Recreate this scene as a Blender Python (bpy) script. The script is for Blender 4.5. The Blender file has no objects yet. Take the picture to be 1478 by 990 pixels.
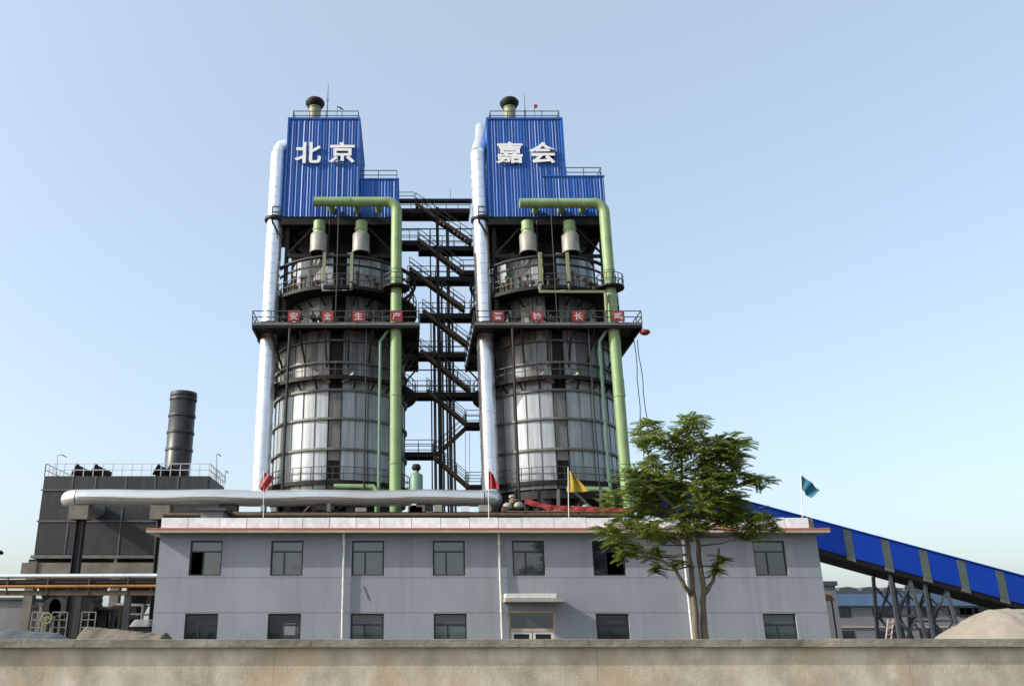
import bpy, math, random
from mathutils import Vector, Matrix
random.seed(7)
PI = math.pi
sc = bpy.context.scene
col = sc.collection

# ------------------------------------------------------------------ camera
F, PPX, PPY, W, H = 1241.0, 590.0, 495.0, 1478.0, 990.0
PITCH = math.atan(0.336)
EYE = 1.7
cam_d = bpy.data.cameras.new('camera')
cam = bpy.data.objects.new('camera', cam_d); col.objects.link(cam)
cam.location = (0, 0, EYE)
cam.rotation_euler = (PI/2 + PITCH, 0, 0)
cam_d.sensor_width = 36; cam_d.sensor_fit = 'HORIZONTAL'
cam_d.lens = 36*F/W
cam_d.shift_x = (W/2-PPX)/W
cam_d.clip_start = 0.1; cam_d.clip_end = 9000
sc.camera = cam

# ------------------------------------------------------------------ light
LIGHT = Vector((4.0, 1.0, -2.42)).normalized()        # the way the sunlight travels
sun_d = bpy.data.lights.new('sun', 'SUN'); sun_d.energy = 2.1; sun_d.angle = math.radians(0.5)
sun_d.color = (1.0, 0.955, 0.89)
sun = bpy.data.objects.new('sun', sun_d); col.objects.link(sun)
sun.rotation_euler = LIGHT.to_track_quat('-Z', 'Y').to_euler()
sun.location = (-60, -20, 60)
w = bpy.data.worlds.new('World'); sc.world = w; w.use_nodes = True
nt = w.node_tree
sky = nt.nodes.new('ShaderNodeTexSky'); sky.sky_type = 'NISHITA'; sky.sun_disc = False
sky.sun_elevation = math.asin(-LIGHT.z)
sky.sun_rotation = math.atan2(-LIGHT.x, -LIGHT.y)
sky.altitude = 50; sky.air_density = 1.0; sky.dust_density = 3.6; sky.ozone_density = 1.0
bg = nt.nodes['Background']; bg.inputs['Strength'].default_value = 0.15
mxs = nt.nodes.new('ShaderNodeMixRGB'); mxs.inputs['Fac'].default_value = .52        # high thin overcast: evens out the whole sky
mxs.inputs['Color2'].default_value = (1.68, 1.97, 2.14, 1)
nt.links.new(sky.outputs[0], mxs.inputs['Color1']); nt.links.new(mxs.outputs[0], bg.inputs['Color'])
sc.view_settings.view_transform = 'Standard'; sc.view_settings.look = 'None'
sc.view_settings.exposure = 1.25; sc.view_settings.gamma = 1.0

# ------------------------------------------------------------------ measuring helpers
CT, ST = math.cos(PITCH), math.sin(PITCH)
def ratio(v):
    y = (PPY-v)/F
    return (ST+y*CT)/(CT-y*ST)
def Zv(v, Y): return EYE + ratio(v)*Y
def ppm(v, Y):
    y = (PPY-v)/F
    return F*(CT-y*ST)/Y
def Xu(u, v, Y): return (u-PPX)/ppm(v, Y)
def at(u, v, Y): return Vector((Xu(u, v, Y), Y, Zv(v, Y)))

# ------------------------------------------------------------------ materials
def nodes_mat(name):
    m = bpy.data.materials.new(name); m.use_nodes = True
    return m, m.node_tree, m.node_tree.nodes['Principled BSDF']
def lk(n, a, b): n.links.new(a, b)
def mat(name, c, rough=0.6, metal=0.0, var=0.25, scale=1.5, stretch=(1, 1, 1), dirt=None, dirt_amt=0.0, dirt_scale=0.6,
        dstretch=(1, 1, .25), bump=0.0, bscale=20, rand=0.0, spec=0.5, detail=5, stain=None, stain_amt=.6, stain_scale=1, sstretch=(1, 1, 1), sedge=(.52, .68)):
    m, n, p = nodes_mat(name)
    tc = n.nodes.new('ShaderNodeTexCoord')
    mp = n.nodes.new('ShaderNodeMapping'); mp.inputs['Scale'].default_value = stretch
    lk(n, tc.outputs['Object'], mp.inputs['Vector'])
    vec = mp.outputs[0]
    if rand:
        oi = n.nodes.new('ShaderNodeObjectInfo')
        ad = n.nodes.new('ShaderNodeVectorMath'); ad.operation = 'ADD'
        sc_ = n.nodes.new('ShaderNodeMath'); sc_.operation = 'MULTIPLY'; sc_.inputs[1].default_value = 60
        lk(n, oi.outputs['Random'], sc_.inputs[0]); lk(n, mp.outputs[0], ad.inputs[0]); lk(n, sc_.outputs[0], ad.inputs[1])
        vec = ad.outputs[0]
    no = n.nodes.new('ShaderNodeTexNoise'); no.inputs['Scale'].default_value = scale; no.inputs['Detail'].default_value = detail
    lk(n, vec, no.inputs['Vector'])
    r = n.nodes.new('ShaderNodeValToRGB')
    r.color_ramp.elements[0].position = .3; r.color_ramp.elements[1].position = .7
    r.color_ramp.elements[0].color = tuple(x*(1-var) for x in c)+(1,)
    r.color_ramp.elements[1].color = tuple(min(1, x*(1+var)) for x in c)+(1,)
    lk(n, no.outputs['Fac'], r.inputs['Fac'])
    out = r.outputs['Color']
    if rand:
        mr = n.nodes.new('ShaderNodeMapRange'); mr.inputs['To Min'].default_value = 1-rand; mr.inputs['To Max'].default_value = 1+rand
        lk(n, oi.outputs['Random'], mr.inputs['Value'])
        mu = n.nodes.new('ShaderNodeVectorMath'); mu.operation = 'SCALE'
        lk(n, out, mu.inputs[0]); lk(n, mr.outputs[0], mu.inputs['Scale']); out = mu.outputs[0]
    if dirt:
        mp2 = n.nodes.new('ShaderNodeMapping'); mp2.inputs['Scale'].default_value = dstretch
        if rand: 
            ad2 = n.nodes.new('ShaderNodeVectorMath'); ad2.operation = 'ADD'
            lk(n, tc.outputs['Object'], ad2.inputs[0]); lk(n, sc_.outputs[0], ad2.inputs[1]); lk(n, ad2.outputs[0], mp2.inputs['Vector'])
        else: lk(n, tc.outputs['Object'], mp2.inputs['Vector'])
        n2 = n.nodes.new('ShaderNodeTexNoise'); n2.inputs['Scale'].default_value = dirt_scale; n2.inputs['Detail'].default_value = 8
        n2.inputs['Roughness'].default_value = .65
        lk(n, mp2.outputs[0], n2.inputs['Vector'])
        r2 = n.nodes.new('ShaderNodeValToRGB')
        r2.color_ramp.elements[0].position = .5-.12; r2.color_ramp.elements[1].position = .72
        r2.color_ramp.elements[0].color = (0, 0, 0, 1); r2.color_ramp.elements[1].color = (dirt_amt,)*3+(1,)
        lk(n, n2.outputs['Fac'], r2.inputs['Fac'])
        mx = n.nodes.new('ShaderNodeMixRGB'); mx.inputs['Color2'].default_value = tuple(dirt)+(1,)
        lk(n, r2.outputs['Color'], mx.inputs['Fac']); lk(n, out, mx.inputs['Color1']); out = mx.outputs[0]
    if stain:
        mp3 = n.nodes.new('ShaderNodeMapping'); mp3.inputs['Scale'].default_value = sstretch; mp3.inputs['Location'].default_value = (13, 5, 7)
        lk(n, tc.outputs['Object'], mp3.inputs['Vector'])
        n4 = n.nodes.new('ShaderNodeTexNoise'); n4.inputs['Scale'].default_value = stain_scale; n4.inputs['Detail'].default_value = 9; n4.inputs['Roughness'].default_value = .6
        n4.inputs['Distortion'].default_value = .5
        lk(n, mp3.outputs[0], n4.inputs['Vector'])
        r4 = n.nodes.new('ShaderNodeValToRGB'); r4.color_ramp.elements[0].position, r4.color_ramp.elements[1].position = sedge
        r4.color_ramp.elements[0].color = (0, 0, 0, 1); r4.color_ramp.elements[1].color = (stain_amt,)*3+(1,)
        lk(n, n4.outputs['Fac'], r4.inputs['Fac'])
        m4 = n.nodes.new('ShaderNodeMixRGB'); m4.inputs['Color2'].default_value = tuple(stain)+(1,)
        lk(n, r4.outputs['Color'], m4.inputs['Fac']); lk(n, out, m4.inputs['Color1']); out = m4.outputs[0]
    lk(n, out, p.inputs['Base Color'])
    p.inputs['Roughness'].default_value = rough; p.inputs['Metallic'].default_value = metal
    p.inputs['Specular IOR Level'].default_value = spec
    if bump:
        n3 = n.nodes.new('ShaderNodeTexNoise'); n3.inputs['Scale'].default_value = bscale; n3.inputs['Detail'].default_value = 6
        lk(n, vec, n3.inputs['Vector'])
        b = n.nodes.new('ShaderNodeBump'); b.inputs['Strength'].default_value = bump; b.inputs['Distance'].default_value = .05
        lk(n, n3.outputs['Fac'], b.inputs['Height']); lk(n, b.outputs[0], p.inputs['Normal'])
    return m
M = {}
M['ground'] = mat('ground', (0.085, 0.075, 0.06), .95, var=.3, scale=.15, bump=.4, bscale=3, dirt=(.05, .047, .04), dirt_amt=.6, dirt_scale=.05, dstretch=(1, 1, 1))
M['wallconc'] = mat('weathered_concrete', (0.593, 0.524, 0.41), .95, var=.2, scale=3.2, stretch=(.9, 1, 1.1), dirt=(0.308, 0.262, 0.188), dirt_amt=.95, dirt_scale=2.1, dstretch=(1, 1, .75), bump=.12, bscale=34, spec=.15, stain=(.55, .40, .25), stain_amt=.6, stain_scale=1.0, sstretch=(1, 1, .8), sedge=(.5, .60), detail=9)
M['capconc'] = mat('coping_concrete', (.30, .28, .215), .95, var=.3, scale=2.6, stretch=(.6, 1, 1), dirt=(.12, .11, .08), dirt_amt=.85, dirt_scale=1.6, dstretch=(.8, 1, 1.5), bump=.25, bscale=18, spec=.15, stain=(.42, .36, .26), stain_amt=.6, stain_scale=1.4)
M['concrete'] = mat('concrete', (0.18, 0.168, 0.138), .9, var=.2, scale=1.2, dirt=(0.072, 0.066, 0.054), dirt_amt=.6, dirt_scale=.8, bump=.3, bscale=8)
M['render'] = mat('grey_wall_paint', (0.26, 0.281, 0.313), .85, var=.06, scale=.5, dirt=(0.201, 0.217, 0.244), dirt_amt=.6, dirt_scale=.42, dstretch=(1, 1, .5), bump=.12, bscale=30, stain=(.165, .175, .19), stain_amt=.5, stain_scale=1.0, sstretch=(1.8, 1, .12), sedge=(.5, .75))
M['white'] = mat('white_tile', (.76, .82, .85), .5, var=.05, scale=2, dirt=(.25, .25, .24), dirt_amt=.5, dirt_scale=2.6, dstretch=(1, 1, .9), rand=.05)
M['whitepaint'] = mat('white_paint', (0.629, 0.629, 0.603), .5, var=.06, scale=2, dirt=(0.34, 0.323, 0.289), dirt_amt=.5, dirt_scale=1.5)
M['canopy'] = mat('canopy_concrete', (0.35, 0.336, 0.301), .8, var=.12, scale=2, dirt=(0.175, 0.161, 0.14), dirt_amt=.6, dirt_scale=1.5)
M['redtrim'] = mat('red_trim', (0.52, 0.123, 0.0567), .7, var=.25, scale=3, dirt=(0.236, 0.0945, 0.0662), dirt_amt=.5, dirt_scale=2)
M['cream'] = mat('cream_soffit', (0.434, 0.364, 0.294), .8, var=.1, scale=2, dirt=(0.28, 0.196, 0.14), dirt_amt=.4, dirt_scale=1.2)
M['blue'] = mat('blue_sheet', (.014, .105, .42), .45, var=.25, scale=.6, stretch=(4, 4, .12), dirt=(.02, .05, .15), dirt_amt=.7, dirt_scale=1.2, dstretch=(3.5, 3.5, .12), spec=.32, bump=.35, bscale=1.2)
M['blue2'] = mat('gallery_blue', (.004, .045, .36), .55, var=.12, scale=.4, stretch=(1.5, 1, .6), dirt=(.012, .04, .25), dirt_amt=.45, dirt_scale=.5, dstretch=(1, 1, .5), spec=.15)
M['paleblue'] = mat('pale_blue_roof', (0.096, 0.18, 0.3), .55, var=.15, scale=.3, dirt=(0.072, 0.102, 0.15), dirt_amt=.5, dirt_scale=.3)
M['strip'] = mat('translucent_strip', (0.078, 0.102, 0.096), .5, var=.2, scale=2, dirt=(0.042, 0.054, 0.042), dirt_amt=.5, dirt_scale=1)
M['silver'] = mat('galvanised_sheet', (0.828, 0.851, 0.885), .32, .75, var=.08, scale=1.2, stretch=(1, 1, .5), dirt=(0.483, 0.483, 0.483), dirt_amt=.5, dirt_scale=.7, dstretch=(1.5, 1.5, .3), bump=.06, bscale=6)
M['silverduct'] = mat('dusty_aluminium', (0.739, 0.762, 0.762), .32, .78, var=.1, scale=.8, stretch=(.3, 1, 1), dirt=(0.403, 0.37, 0.28), dirt_amt=.6, dirt_scale=.5, dstretch=(.3, 1, 1), bump=.12, bscale=2)
M['panel'] = mat('cladding_sheet', (.37, .41, .435), .46, .3, var=.12, scale=1.1, stretch=(1.5, 1.5, .35), dirt=(.12, .135, .14), dirt_amt=.7, dirt_scale=.9, dstretch=(3.2, 3.2, .14), rand=.14, bump=.10, bscale=3)
M['sooty'] = mat('sooty_cladding', (.22, .235, .235), .5, .2, var=.25, scale=1.1, stretch=(1.5, 1.5, .35), dirt=(.018, .018, .016), dirt_amt=.9, dirt_scale=.8, dstretch=(2, 2, .3), rand=.35, bump=.05, bscale=4)
M['hoop'] = mat('hoop_steel', (0.144, 0.15, 0.138), .55, .2, var=.2, scale=2, dirt=(0.048, 0.045, 0.036), dirt_amt=.5, dirt_scale=1.5)
M['black'] = mat('black_steel', (0.006, 0.006, 0.006), .6, .0, var=.3, scale=1.5, dirt=(0.015, 0.011, 0.008), dirt_amt=.5, dirt_scale=1, spec=.25)
M['dark'] = mat('dark_steel', (0.015, 0.015, 0.015), .6, .0, var=.3, scale=1.5, dirt=(0.035, 0.0225, 0.015), dirt_amt=.5, dirt_scale=1, spec=.3)
M['void'] = mat('dark_shell', (.01, .01, .01), .9, var=.2, spec=.1)
M['rust'] = mat('rusty_steel', (0.09, 0.0585, 0.0315), .75, var=.35, scale=1.5, dirt=(0.027, 0.0225, 0.018), dirt_amt=.7, dirt_scale=1.2)
M['rail'] = mat('rail_steel', (0.05, 0.05, 0.0475), .6, .1, var=.25, scale=1)
M['whiterail'] = mat('pale_rail', (.55, .56, .56), .5, .1, var=.15, scale=1)
M['green'] = mat('green_pipe_paint', (0.224, 0.346, 0.148), .5, var=.12, scale=.7, dirt=(0.14, 0.207, 0.099), dirt_amt=.55, dirt_scale=.7, dstretch=(1.5, 1.5, .3), stain=(.13, .10, .05), stain_amt=.45, stain_scale=.9, sstretch=(1.5, 1.5, .35), sedge=(.56, .72))
M['green2'] = mat('tank_green', (0.132, 0.252, 0.18), .5, var=.12, scale=1, dirt=(0.072, 0.12, 0.084), dirt_amt=.4, dirt_scale=1)
M['yellowgreen'] = mat('pale_yellow_paint', (0.231, 0.248, 0.132), .55, var=.12, scale=1, dirt=(0.11, 0.11, 0.055), dirt_amt=.5, dirt_scale=1)
M['drum'] = mat('drum_steel', (0.289, 0.289, 0.255), .55, .25, var=.15, scale=1, dirt=(0.136, 0.128, 0.102), dirt_amt=.6, dirt_scale=.9)
M['red'] = mat('red_sign', (0.252, 0.015, 0.018), .6, var=.15, scale=2, dirt=(0.12, 0.012, 0.012), dirt_amt=.5, dirt_scale=1.5)
M['letter'] = mat('white_letter', (.8, .8, .78), .45, var=.04, scale=2)
M['pinkletter'] = mat('pale_letter', (0.51, 0.408, 0.408), .5, var=.06, scale=3)
M['orange'] = mat('orange_pipe', (0.315, 0.133, 0.021), .6, var=.3, scale=1, dirt=(0.084, 0.042, 0.021), dirt_amt=.6, dirt_scale=.5)
M['casing'] = mat('casing_steel', (.013, .0145, .016), .55, .1, var=.3, scale=.7, dirt=(.03, .03, .03), dirt_amt=.7, dirt_scale=.5, dstretch=(1, 1, .35), bump=.1, bscale=3, rand=.3, stain=(.045, .045, .043), stain_amt=.6, stain_scale=1.3, sstretch=(1.5, 1.5, .25))
M['stack'] = mat('stack_steel', (0.033, 0.036, 0.039), .42, .2, var=.15, scale=.7, dirt=(0.015, 0.015, 0.015), dirt_amt=.5, dirt_scale=.7)
M['seam'] = mat('seam_steel', (0.1, 0.105, 0.1), .6, .1, var=.2)
M['frame'] = mat('window_frame', (0.0196, 0.0238, 0.028), .4, .2, var=.15)
M['room'] = mat('room_plaster', (.10, .10, .10), .9, var=.1)
M['sand'] = mat('sand', (0.253, 0.226, 0.182), .95, var=.12, scale=1, bump=.5, bscale=4)
M['net'] = mat('green_net', (0.0715, 0.187, 0.121), .8, var=.2, scale=2)
M['asphalt'] = mat('tarpaulin', (0.072, 0.078, 0.084), .7, var=.25, scale=.6, bump=.3, bscale=2)
M['earth'] = mat('earth', (0.14, 0.119, 0.0864), .95, var=.3, scale=.6, bump=.4, bscale=4)
M['farwall'] = mat('far_wall', (0.204, 0.204, 0.21), .9, var=.12, scale=.3, dirt=(0.12, 0.12, 0.12), dirt_amt=.5, dirt_scale=.3)
M['fargrey'] = mat('far_grey_roof', (0.06, 0.069, 0.078), .8, var=.2, scale=.3)
M['lattice'] = mat('lattice_steel', (0.05, 0.0575, 0.065), .6, .1, var=.3, scale=1)
M['bark'] = mat('bark', (0.102, 0.0748, 0.051), .9, var=.3, scale=6, stretch=(1, 1, .25), dirt=(0.19, 0.163, 0.129), dirt_amt=.6, dirt_scale=1.5, bump=.6, bscale=14)
def flagm(n, c): return mat(n, c, .7, var=.15, scale=2)
M['flagpink'] = flagm('faded_red_cloth', (0.34, 0.06, 0.065)); M['flagred'] = flagm('red_cloth', (0.34, 0.018, 0.016))
M['bannercloth'] = mat('crumpled_red_cloth', (0.325, 0.039, 0.0286), .8, var=.35, scale=3, stretch=(1.5, 1, .6), dirt=(0.156, 0.026, 0.0195), dirt_amt=.7, dirt_scale=2.5, dstretch=(2, 1, .5))
M['flagyellow'] = flagm('yellow_cloth', (0.36, 0.27, 0.02)); M['flagteal'] = flagm('teal_cloth', (0.02, 0.14, 0.19))
def glass_mat(name, c, rough=.04, ior=1.9):
    m, n, p = nodes_mat(name)
    tc = n.nodes.new('ShaderNodeTexCoord'); no = n.nodes.new('ShaderNodeTexNoise'); no.inputs['Scale'].default_value = .7
    lk(n, tc.outputs['Object'], no.inputs['Vector'])
    b = n.nodes.new('ShaderNodeBump'); b.inputs['Strength'].default_value = .06; lk(n, no.outputs['Fac'], b.inputs['Height']); lk(n, b.outputs[0], p.inputs['Normal'])
    p.inputs['Base Color'].default_value = c+(1,); p.inputs['Roughness'].default_value = rough; p.inputs['IOR'].default_value = ior
    return m
M['glass'] = glass_mat('curtained_glass', (.07, .093, .098)); M['glassdark'] = glass_mat('dark_glass', (.014, .02, .026), ior=1.6)
M['glassmid'] = glass_mat('tinted_glass', (.035, .05, .055))
def leaf_mat(name, a, b):
    m, n, p = nodes_mat(name)
    g = n.nodes.new('ShaderNodeNewGeometry'); r = n.nodes.new('ShaderNodeValToRGB')
    r.color_ramp.elements[0].color = a+(1,); r.color_ramp.elements[1].color = b+(1,)
    lk(n, g.outputs['Random Per Island'], r.inputs['Fac']); lk(n, r.outputs['Color'], p.inputs['Base Color'])
    p.inputs['Roughness'].default_value = .5
    tr = n.nodes.new('ShaderNodeBsdfTranslucent'); lk(n, r.outputs['Color'], tr.inputs['Color'])
    mx = n.nodes.new('ShaderNodeMixShader'); mx.inputs['Fac'].default_value = .5
    lk(n, p.outputs[0], mx.inputs[1]); lk(n, tr.outputs[0], mx.inputs[2]); lk(n, mx.outputs[0], n.nodes['Material Output'].inputs['Surface'])
    return m
M['leaf'] = leaf_mat('leaves', (.075, .13, .018), (.24, .29, .05))

# ------------------------------------------------------------------ mesh builder
def world_off(o):
    v = Vector((0, 0, 0))
    while o: v += o.location; o = o.parent
    return v
class MB:
    def __init__(s): s.v = []; s.f = []; s.sm = []
    def add(s, vs, fs, smooth=False):
        b = len(s.v); s.v += [tuple(x) for x in vs]; s.f += [tuple(i+b for i in f) for f in fs]; s.sm += [smooth]*len(fs); return s
    def box(s, x0, x1, y0, y1, z0, z1):
        return s.add([(x0, y0, z0), (x1, y0, z0), (x1, y1, z0), (x0, y1, z0), (x0, y0, z1), (x1, y0, z1), (x1, y1, z1), (x0, y1, z1)],
                     [(0, 3, 2, 1), (4, 5, 6, 7), (0, 1, 5, 4), (1, 2, 6, 5), (2, 3, 7, 6), (3, 0, 4, 7)])
    def bar(s, p0, p1, wd, ht=None, up=(0, 0, 1)):
        ht = ht or wd
        p0 = Vector(p0); p1 = Vector(p1); d = (p1-p0).normalized(); u = Vector(up)
        if abs(d.dot(u)) > .98: u = Vector((0, 1, 0))
        a = d.cross(u).normalized()*wd/2; b = a.cross(d).normalized()*ht/2
        vs = [p+i*a+j*b for p in (p0, p1) for i, j in ((-1, -1), (1, -1), (1, 1), (-1, 1))]
        return s.add(vs, [(0, 1, 2, 3), (7, 6, 5, 4), (0, 4, 5, 1), (1, 5, 6, 2), (2, 6, 7, 3), (3, 7, 4, 0)])
    def tube(s, pts, r, n=12, cap=True, smooth=True):
        pts = [Vector(p) for p in pts]; rs = r if isinstance(r, (list, tuple)) else [r]*len(pts)
        k = len(pts); rings = []; pu = None
        for i, p in enumerate(pts):
            d0 = (pts[i]-pts[i-1]).normalized() if i else None
            d1 = (pts[i+1]-pts[i]).normalized() if i < k-1 else None
            d = d0 if d1 is None else d1 if d0 is None else (d0+d1).normalized()
            sc_ = 1.0 if (d0 is None or d1 is None) else 1/max(.5, d.dot(d0))
            if pu is None:
                u = Vector((0, 0, 1)) if abs(d.z) < .9 else Vector((0, 1, 0)); a = d.cross(u).normalized()
            else:
                a = (pu-d*pu.dot(d)).normalized()
            pu = a; b = d.cross(a)
            rings.append([p+(a*math.cos(2*PI*j/n)+b*math.sin(2*PI*j/n))*rs[i] for j in range(n)])
        vs = [x for rg in rings for x in rg]; fs = []
        for i in range(k-1):
            for j in range(n):
                fs.append((i*n+j, i*n+(j+1) % n, (i+1)*n+(j+1) % n, (i+1)*n+j))
        s.add(vs, fs, smooth)
        if cap:
            s.add(rings[0], [tuple(range(n-1, -1, -1))]); s.add(rings[-1], [tuple(range(n))])
        return s
    def lathe(s, prof, c=(0, 0, 0), n=32, smooth=True, a0=0, a1=2*PI):
        full = abs(a1-a0-2*PI) < 1e-6; m = n if full else n+1; k = len(prof); vs = []
        for (r, z) in prof:
            for j in range(m):
                a = a0+(a1-a0)*j/n
                vs.append((c[0]+r*math.sin(a), c[1]-r*math.cos(a), c[2]+z))
        fs = []
        for i in range(k-1):
            for j in range(n):
                j2 = (j+1) % m
                fs.append((i*m+j, i*m+j2, (i+1)*m+j2, (i+1)*m+j))
        return s.add(vs, fs, smooth)
    def ring(s, r0, r1, z0, z1, c=(0, 0, 0), n=48, a0=0, a1=2*PI):
        return s.lathe([(r0, z0), (r1, z0), (r1, z1), (r0, z1), (r0, z0)], c, n, False, a0, a1)
    def prism(s, poly, y0, y1):                       # polygon in x,z
        n = len(poly); vs = [(x, y0, z) for x, z in poly]+[(x, y1, z) for x, z in poly]
        fs = [tuple(range(n)), tuple(range(2*n-1, n-1, -1))]+[(i, i+n, (i+1) % n+n, (i+1) % n) for i in range(n)]
        return s.add(vs, fs)
    def rail(s, pts, h=1.05, gap=1.3, r=.03, mids=(.5,), posts=True):
        pts = [Vector(p) for p in pts]
        for q in (h,)+tuple(h*m for m in mids):
            for i in range(len(pts)-1):
                s.bar(pts[i]+Vector((0, 0, q)), pts[i+1]+Vector((0, 0, q)), r*2)
        if posts:
            for i in range(len(pts)-1):
                L = (pts[i+1]-pts[i]).length; k = max(1, round(L/gap))
                for j in range(k+(1 if i == len(pts)-2 else 0)):
                    p = pts[i].lerp(pts[i+1], j/k); s.bar(p, p+Vector((0, 0, h)), r*2)
        return s
    def mesh(s, name, m, off=Vector((0, 0, 0))):
        me = bpy.data.meshes.new(name)
        me.from_pydata([(x-off.x, y-off.y, z-off.z) for x, y, z in s.v], [], s.f)
        me.polygons.foreach_set('use_smooth', s.sm)
        me.materials.append(M[m] if isinstance(m, str) else m); me.update()
        return me
    def build(s, name, m, parent=None, loc=None):
        o = bpy.data.objects.new(name, None if False else s.mesh(name, m, world_off(parent) if parent else Vector(loc or (0, 0, 0))))
        col.objects.link(o)
        if parent: o.parent = parent
        elif loc: o.location = loc
        return o
def tag(o, label, cat=None, group=None, kind=None):
    if label: o['label'] = label
    if cat: o['category'] = cat
    if group: o['group'] = group
    if kind: o['kind'] = kind
    return o
def thing(name, loc, label, cat, group=None):
    o = bpy.data.objects.new(name, None); col.objects.link(o); o.location = loc; o.empty_display_size = .5
    return tag(o, label, cat, group)
def struct(o): o['kind'] = 'structure'; return o
def copy_tree(o, parent=None):
    c = o.copy(); col.objects.link(c)
    if parent: c.parent = parent
    for ch in list(o.children): copy_tree(ch, c)
    return c
def put(name, me, parent, loc=(0, 0, 0), rz=0):
    o = bpy.data.objects.new(name, me); col.objects.link(o); o.parent = parent; o.location = loc; o.rotation_euler = (0, 0, rz); return o
def seamed(mb, pts, r, n=20, step=1.4, lip=.025):
    """a sheet-metal duct: plain tube plus a raised lap every step metres on its straights"""
    mb.tube(pts, r, n)
    for i in range(len(pts)-1):
        a, b = Vector(pts[i]), Vector(pts[i+1]); L = (b-a).length; d = (b-a).normalized()
        if L < step*1.5: continue
        k = int(L/step)
        for j in range(1, k):
            c = a+d*(L*j/k); mb.tube([c-d*.04, c+d*.04], r+lip, n)
def arc(c, r, a0, a1, ax, ay, n=6):
    c = Vector(c); ax = Vector(ax); ay = Vector(ay)
    return [c+ax*(r*math.cos(a0+(a1-a0)*i/n))+ay*(r*math.sin(a0+(a1-a0)*i/n)) for i in range(n+1)]
def glyphs(ch, height, width, depth, off):
    cu = bpy.data.curves.new('glyph', 'FONT'); cu.body = ch; cu.size = 1; cu.extrude = depth/2; cu.offset = off; cu.resolution_u = 3
    o = bpy.data.objects.new('glyph', cu); col.objects.link(o)
    dg = bpy.context.evaluated_depsgraph_get(); dg.update()
    me = bpy.data.meshes.new_from_object(o.evaluated_get(dg))
    bpy.data.objects.remove(o); bpy.data.curves.remove(cu)
    xs = [v.co.x for v in me.vertices]; ys = [v.co.y for v in me.vertices]
    x0, x1, y0, y1 = min(xs), max(xs), min(ys), max(ys)
    for v in me.vertices:
        x, y, z = v.co
        v.co = ((x-(x0+x1)/2)*width/(x1-x0), -z, (y-(y0+y1)/2)*height/(y1-y0))
    me.update(); return me

# ------------------------------------------------------------------ ground
struct(MB().add([(-4000, -600, 0), (4000, -600, 0), (4000, 6000, 0), (-4000, 6000, 0)], [(0, 1, 2, 3)]).build('ground', 'ground'))
struct(MB().box(-60, 60, -7, 5, .004, .008).build('road', M['asphalt']))

# ------------------------------------------------------------------ boundary wall
t = thing('boundary_wall', (0, 12, 0), 'long low bare concrete boundary wall with projecting coping across the foreground', 'wall')
ang = math.radians(-3)
def wallpt(s, d): 
    ca, sa = math.cos(-ang), math.sin(-ang)
    return (s*ca-d*sa, 12+s*sa+d*ca)
wtop = Zv(922, wallpt(0, 0)[1]-.0)
def wall_seg(mb, s0, s1, d0, d1, z0, z1):
    a = [wallpt(s0, d0), wallpt(s1, d0), wallpt(s1, d1), wallpt(s0, d1)]
    mb.add([(x, y, z0) for x, y in a]+[(x, y, z1) for x, y in a], [(0, 3, 2, 1), (4, 5, 6, 7), (0, 1, 5, 4), (1, 2, 6, 5), (2, 3, 7, 6), (3, 0, 4, 7)])
s = -40.0
while s < 45:
    mb = MB(); wall_seg(mb, s, min(45, s+4.25-.004), 0, .24, 0, wtop-.1); mb.build('wall_panel', 'wallconc', t); s += 4.25
mb = MB(); wall_seg(mb, -40, 45, .008, .2, 0, wtop-.102); mb.build('wall_core', 'wallconc', t)
s = -40
while s < 45:
    L = random.uniform(3.4, 3.7); mb = MB(); dz = random.uniform(-.002, .002)
    wall_seg(mb, s, min(45, s+L-.006), -.075, .30, wtop-.098, wtop+dz); mb.build('coping_slab', 'capconc', t); s += L

# ------------------------------------------------------------------ office block
YO = 41.0
OX0, OX1 = -11.62, 19.06
off = thing('office_building', (3.7, YO, 0), 'two storey grey office block with dark framed windows, white parapet and red edged eaves', 'building')
zh1, zs1 = Zv(780, YO), Zv(831, YO); zh0, zs0 = Zv(885, YO), .93
zeave = Zv(768, 40.35)
up_x = [(297, 1), (414, 2), (531, 3), (648, 4), (763, 5), (879, 6), (1112, 7)]
wx_up = [Xu(u, 805, YO) for u, _ in up_x]
wx_lo = [Xu(u, 905, YO) for u in (290, 410, 530, 650, 885, 1127)]
door_x = Xu(768, 900, YO)
openings = [(x-.75, x+.75, zs1, zh1) for x in wx_up]+[(x-.75, x+.75, zs0, zh0) for x in wx_lo]+[(door_x-1.05, door_x+1.05, .12, 2.62)]
g1, g2 = Zv(833.5, YO), Zv(884.2, YO)+.012
mb = MB()
zsplit = sorted(set([0, g1-.012, g1+.012, g2-.012, g2+.012, zeave+.02]+[z for o in openings for z in o[2:]]))
for za, zb in zip(zsplit, zsplit[1:]):
    if zb-za < 1e-4: continue
    zc = (za+zb)/2; xs = [OX0]
    for (a, b, z0, z1) in sorted(openings):
        if z0 < zc < z1: xs += [a, b]
    xs.append(OX1)
    groove = zb-za < .03 and (abs(zc-g1) < .01 or abs(zc-g2) < .01)
    for i in range(0, len(xs), 2): mb.box(xs[i], xs[i+1], YO+(.02 if groove else 0), YO+.28, za, zb)
mb.box(OX0, OX0+.28, YO+.28, YO+10, 0, zeave+.02); mb.box(OX1-.28, OX1, YO+.28, YO+10, 0, zeave+.02)
mb.box(OX0+.28, OX1-.28, YO+9.72, YO+10, 0, zeave+.02)
mb.build('wall', 'render', off)
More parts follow.
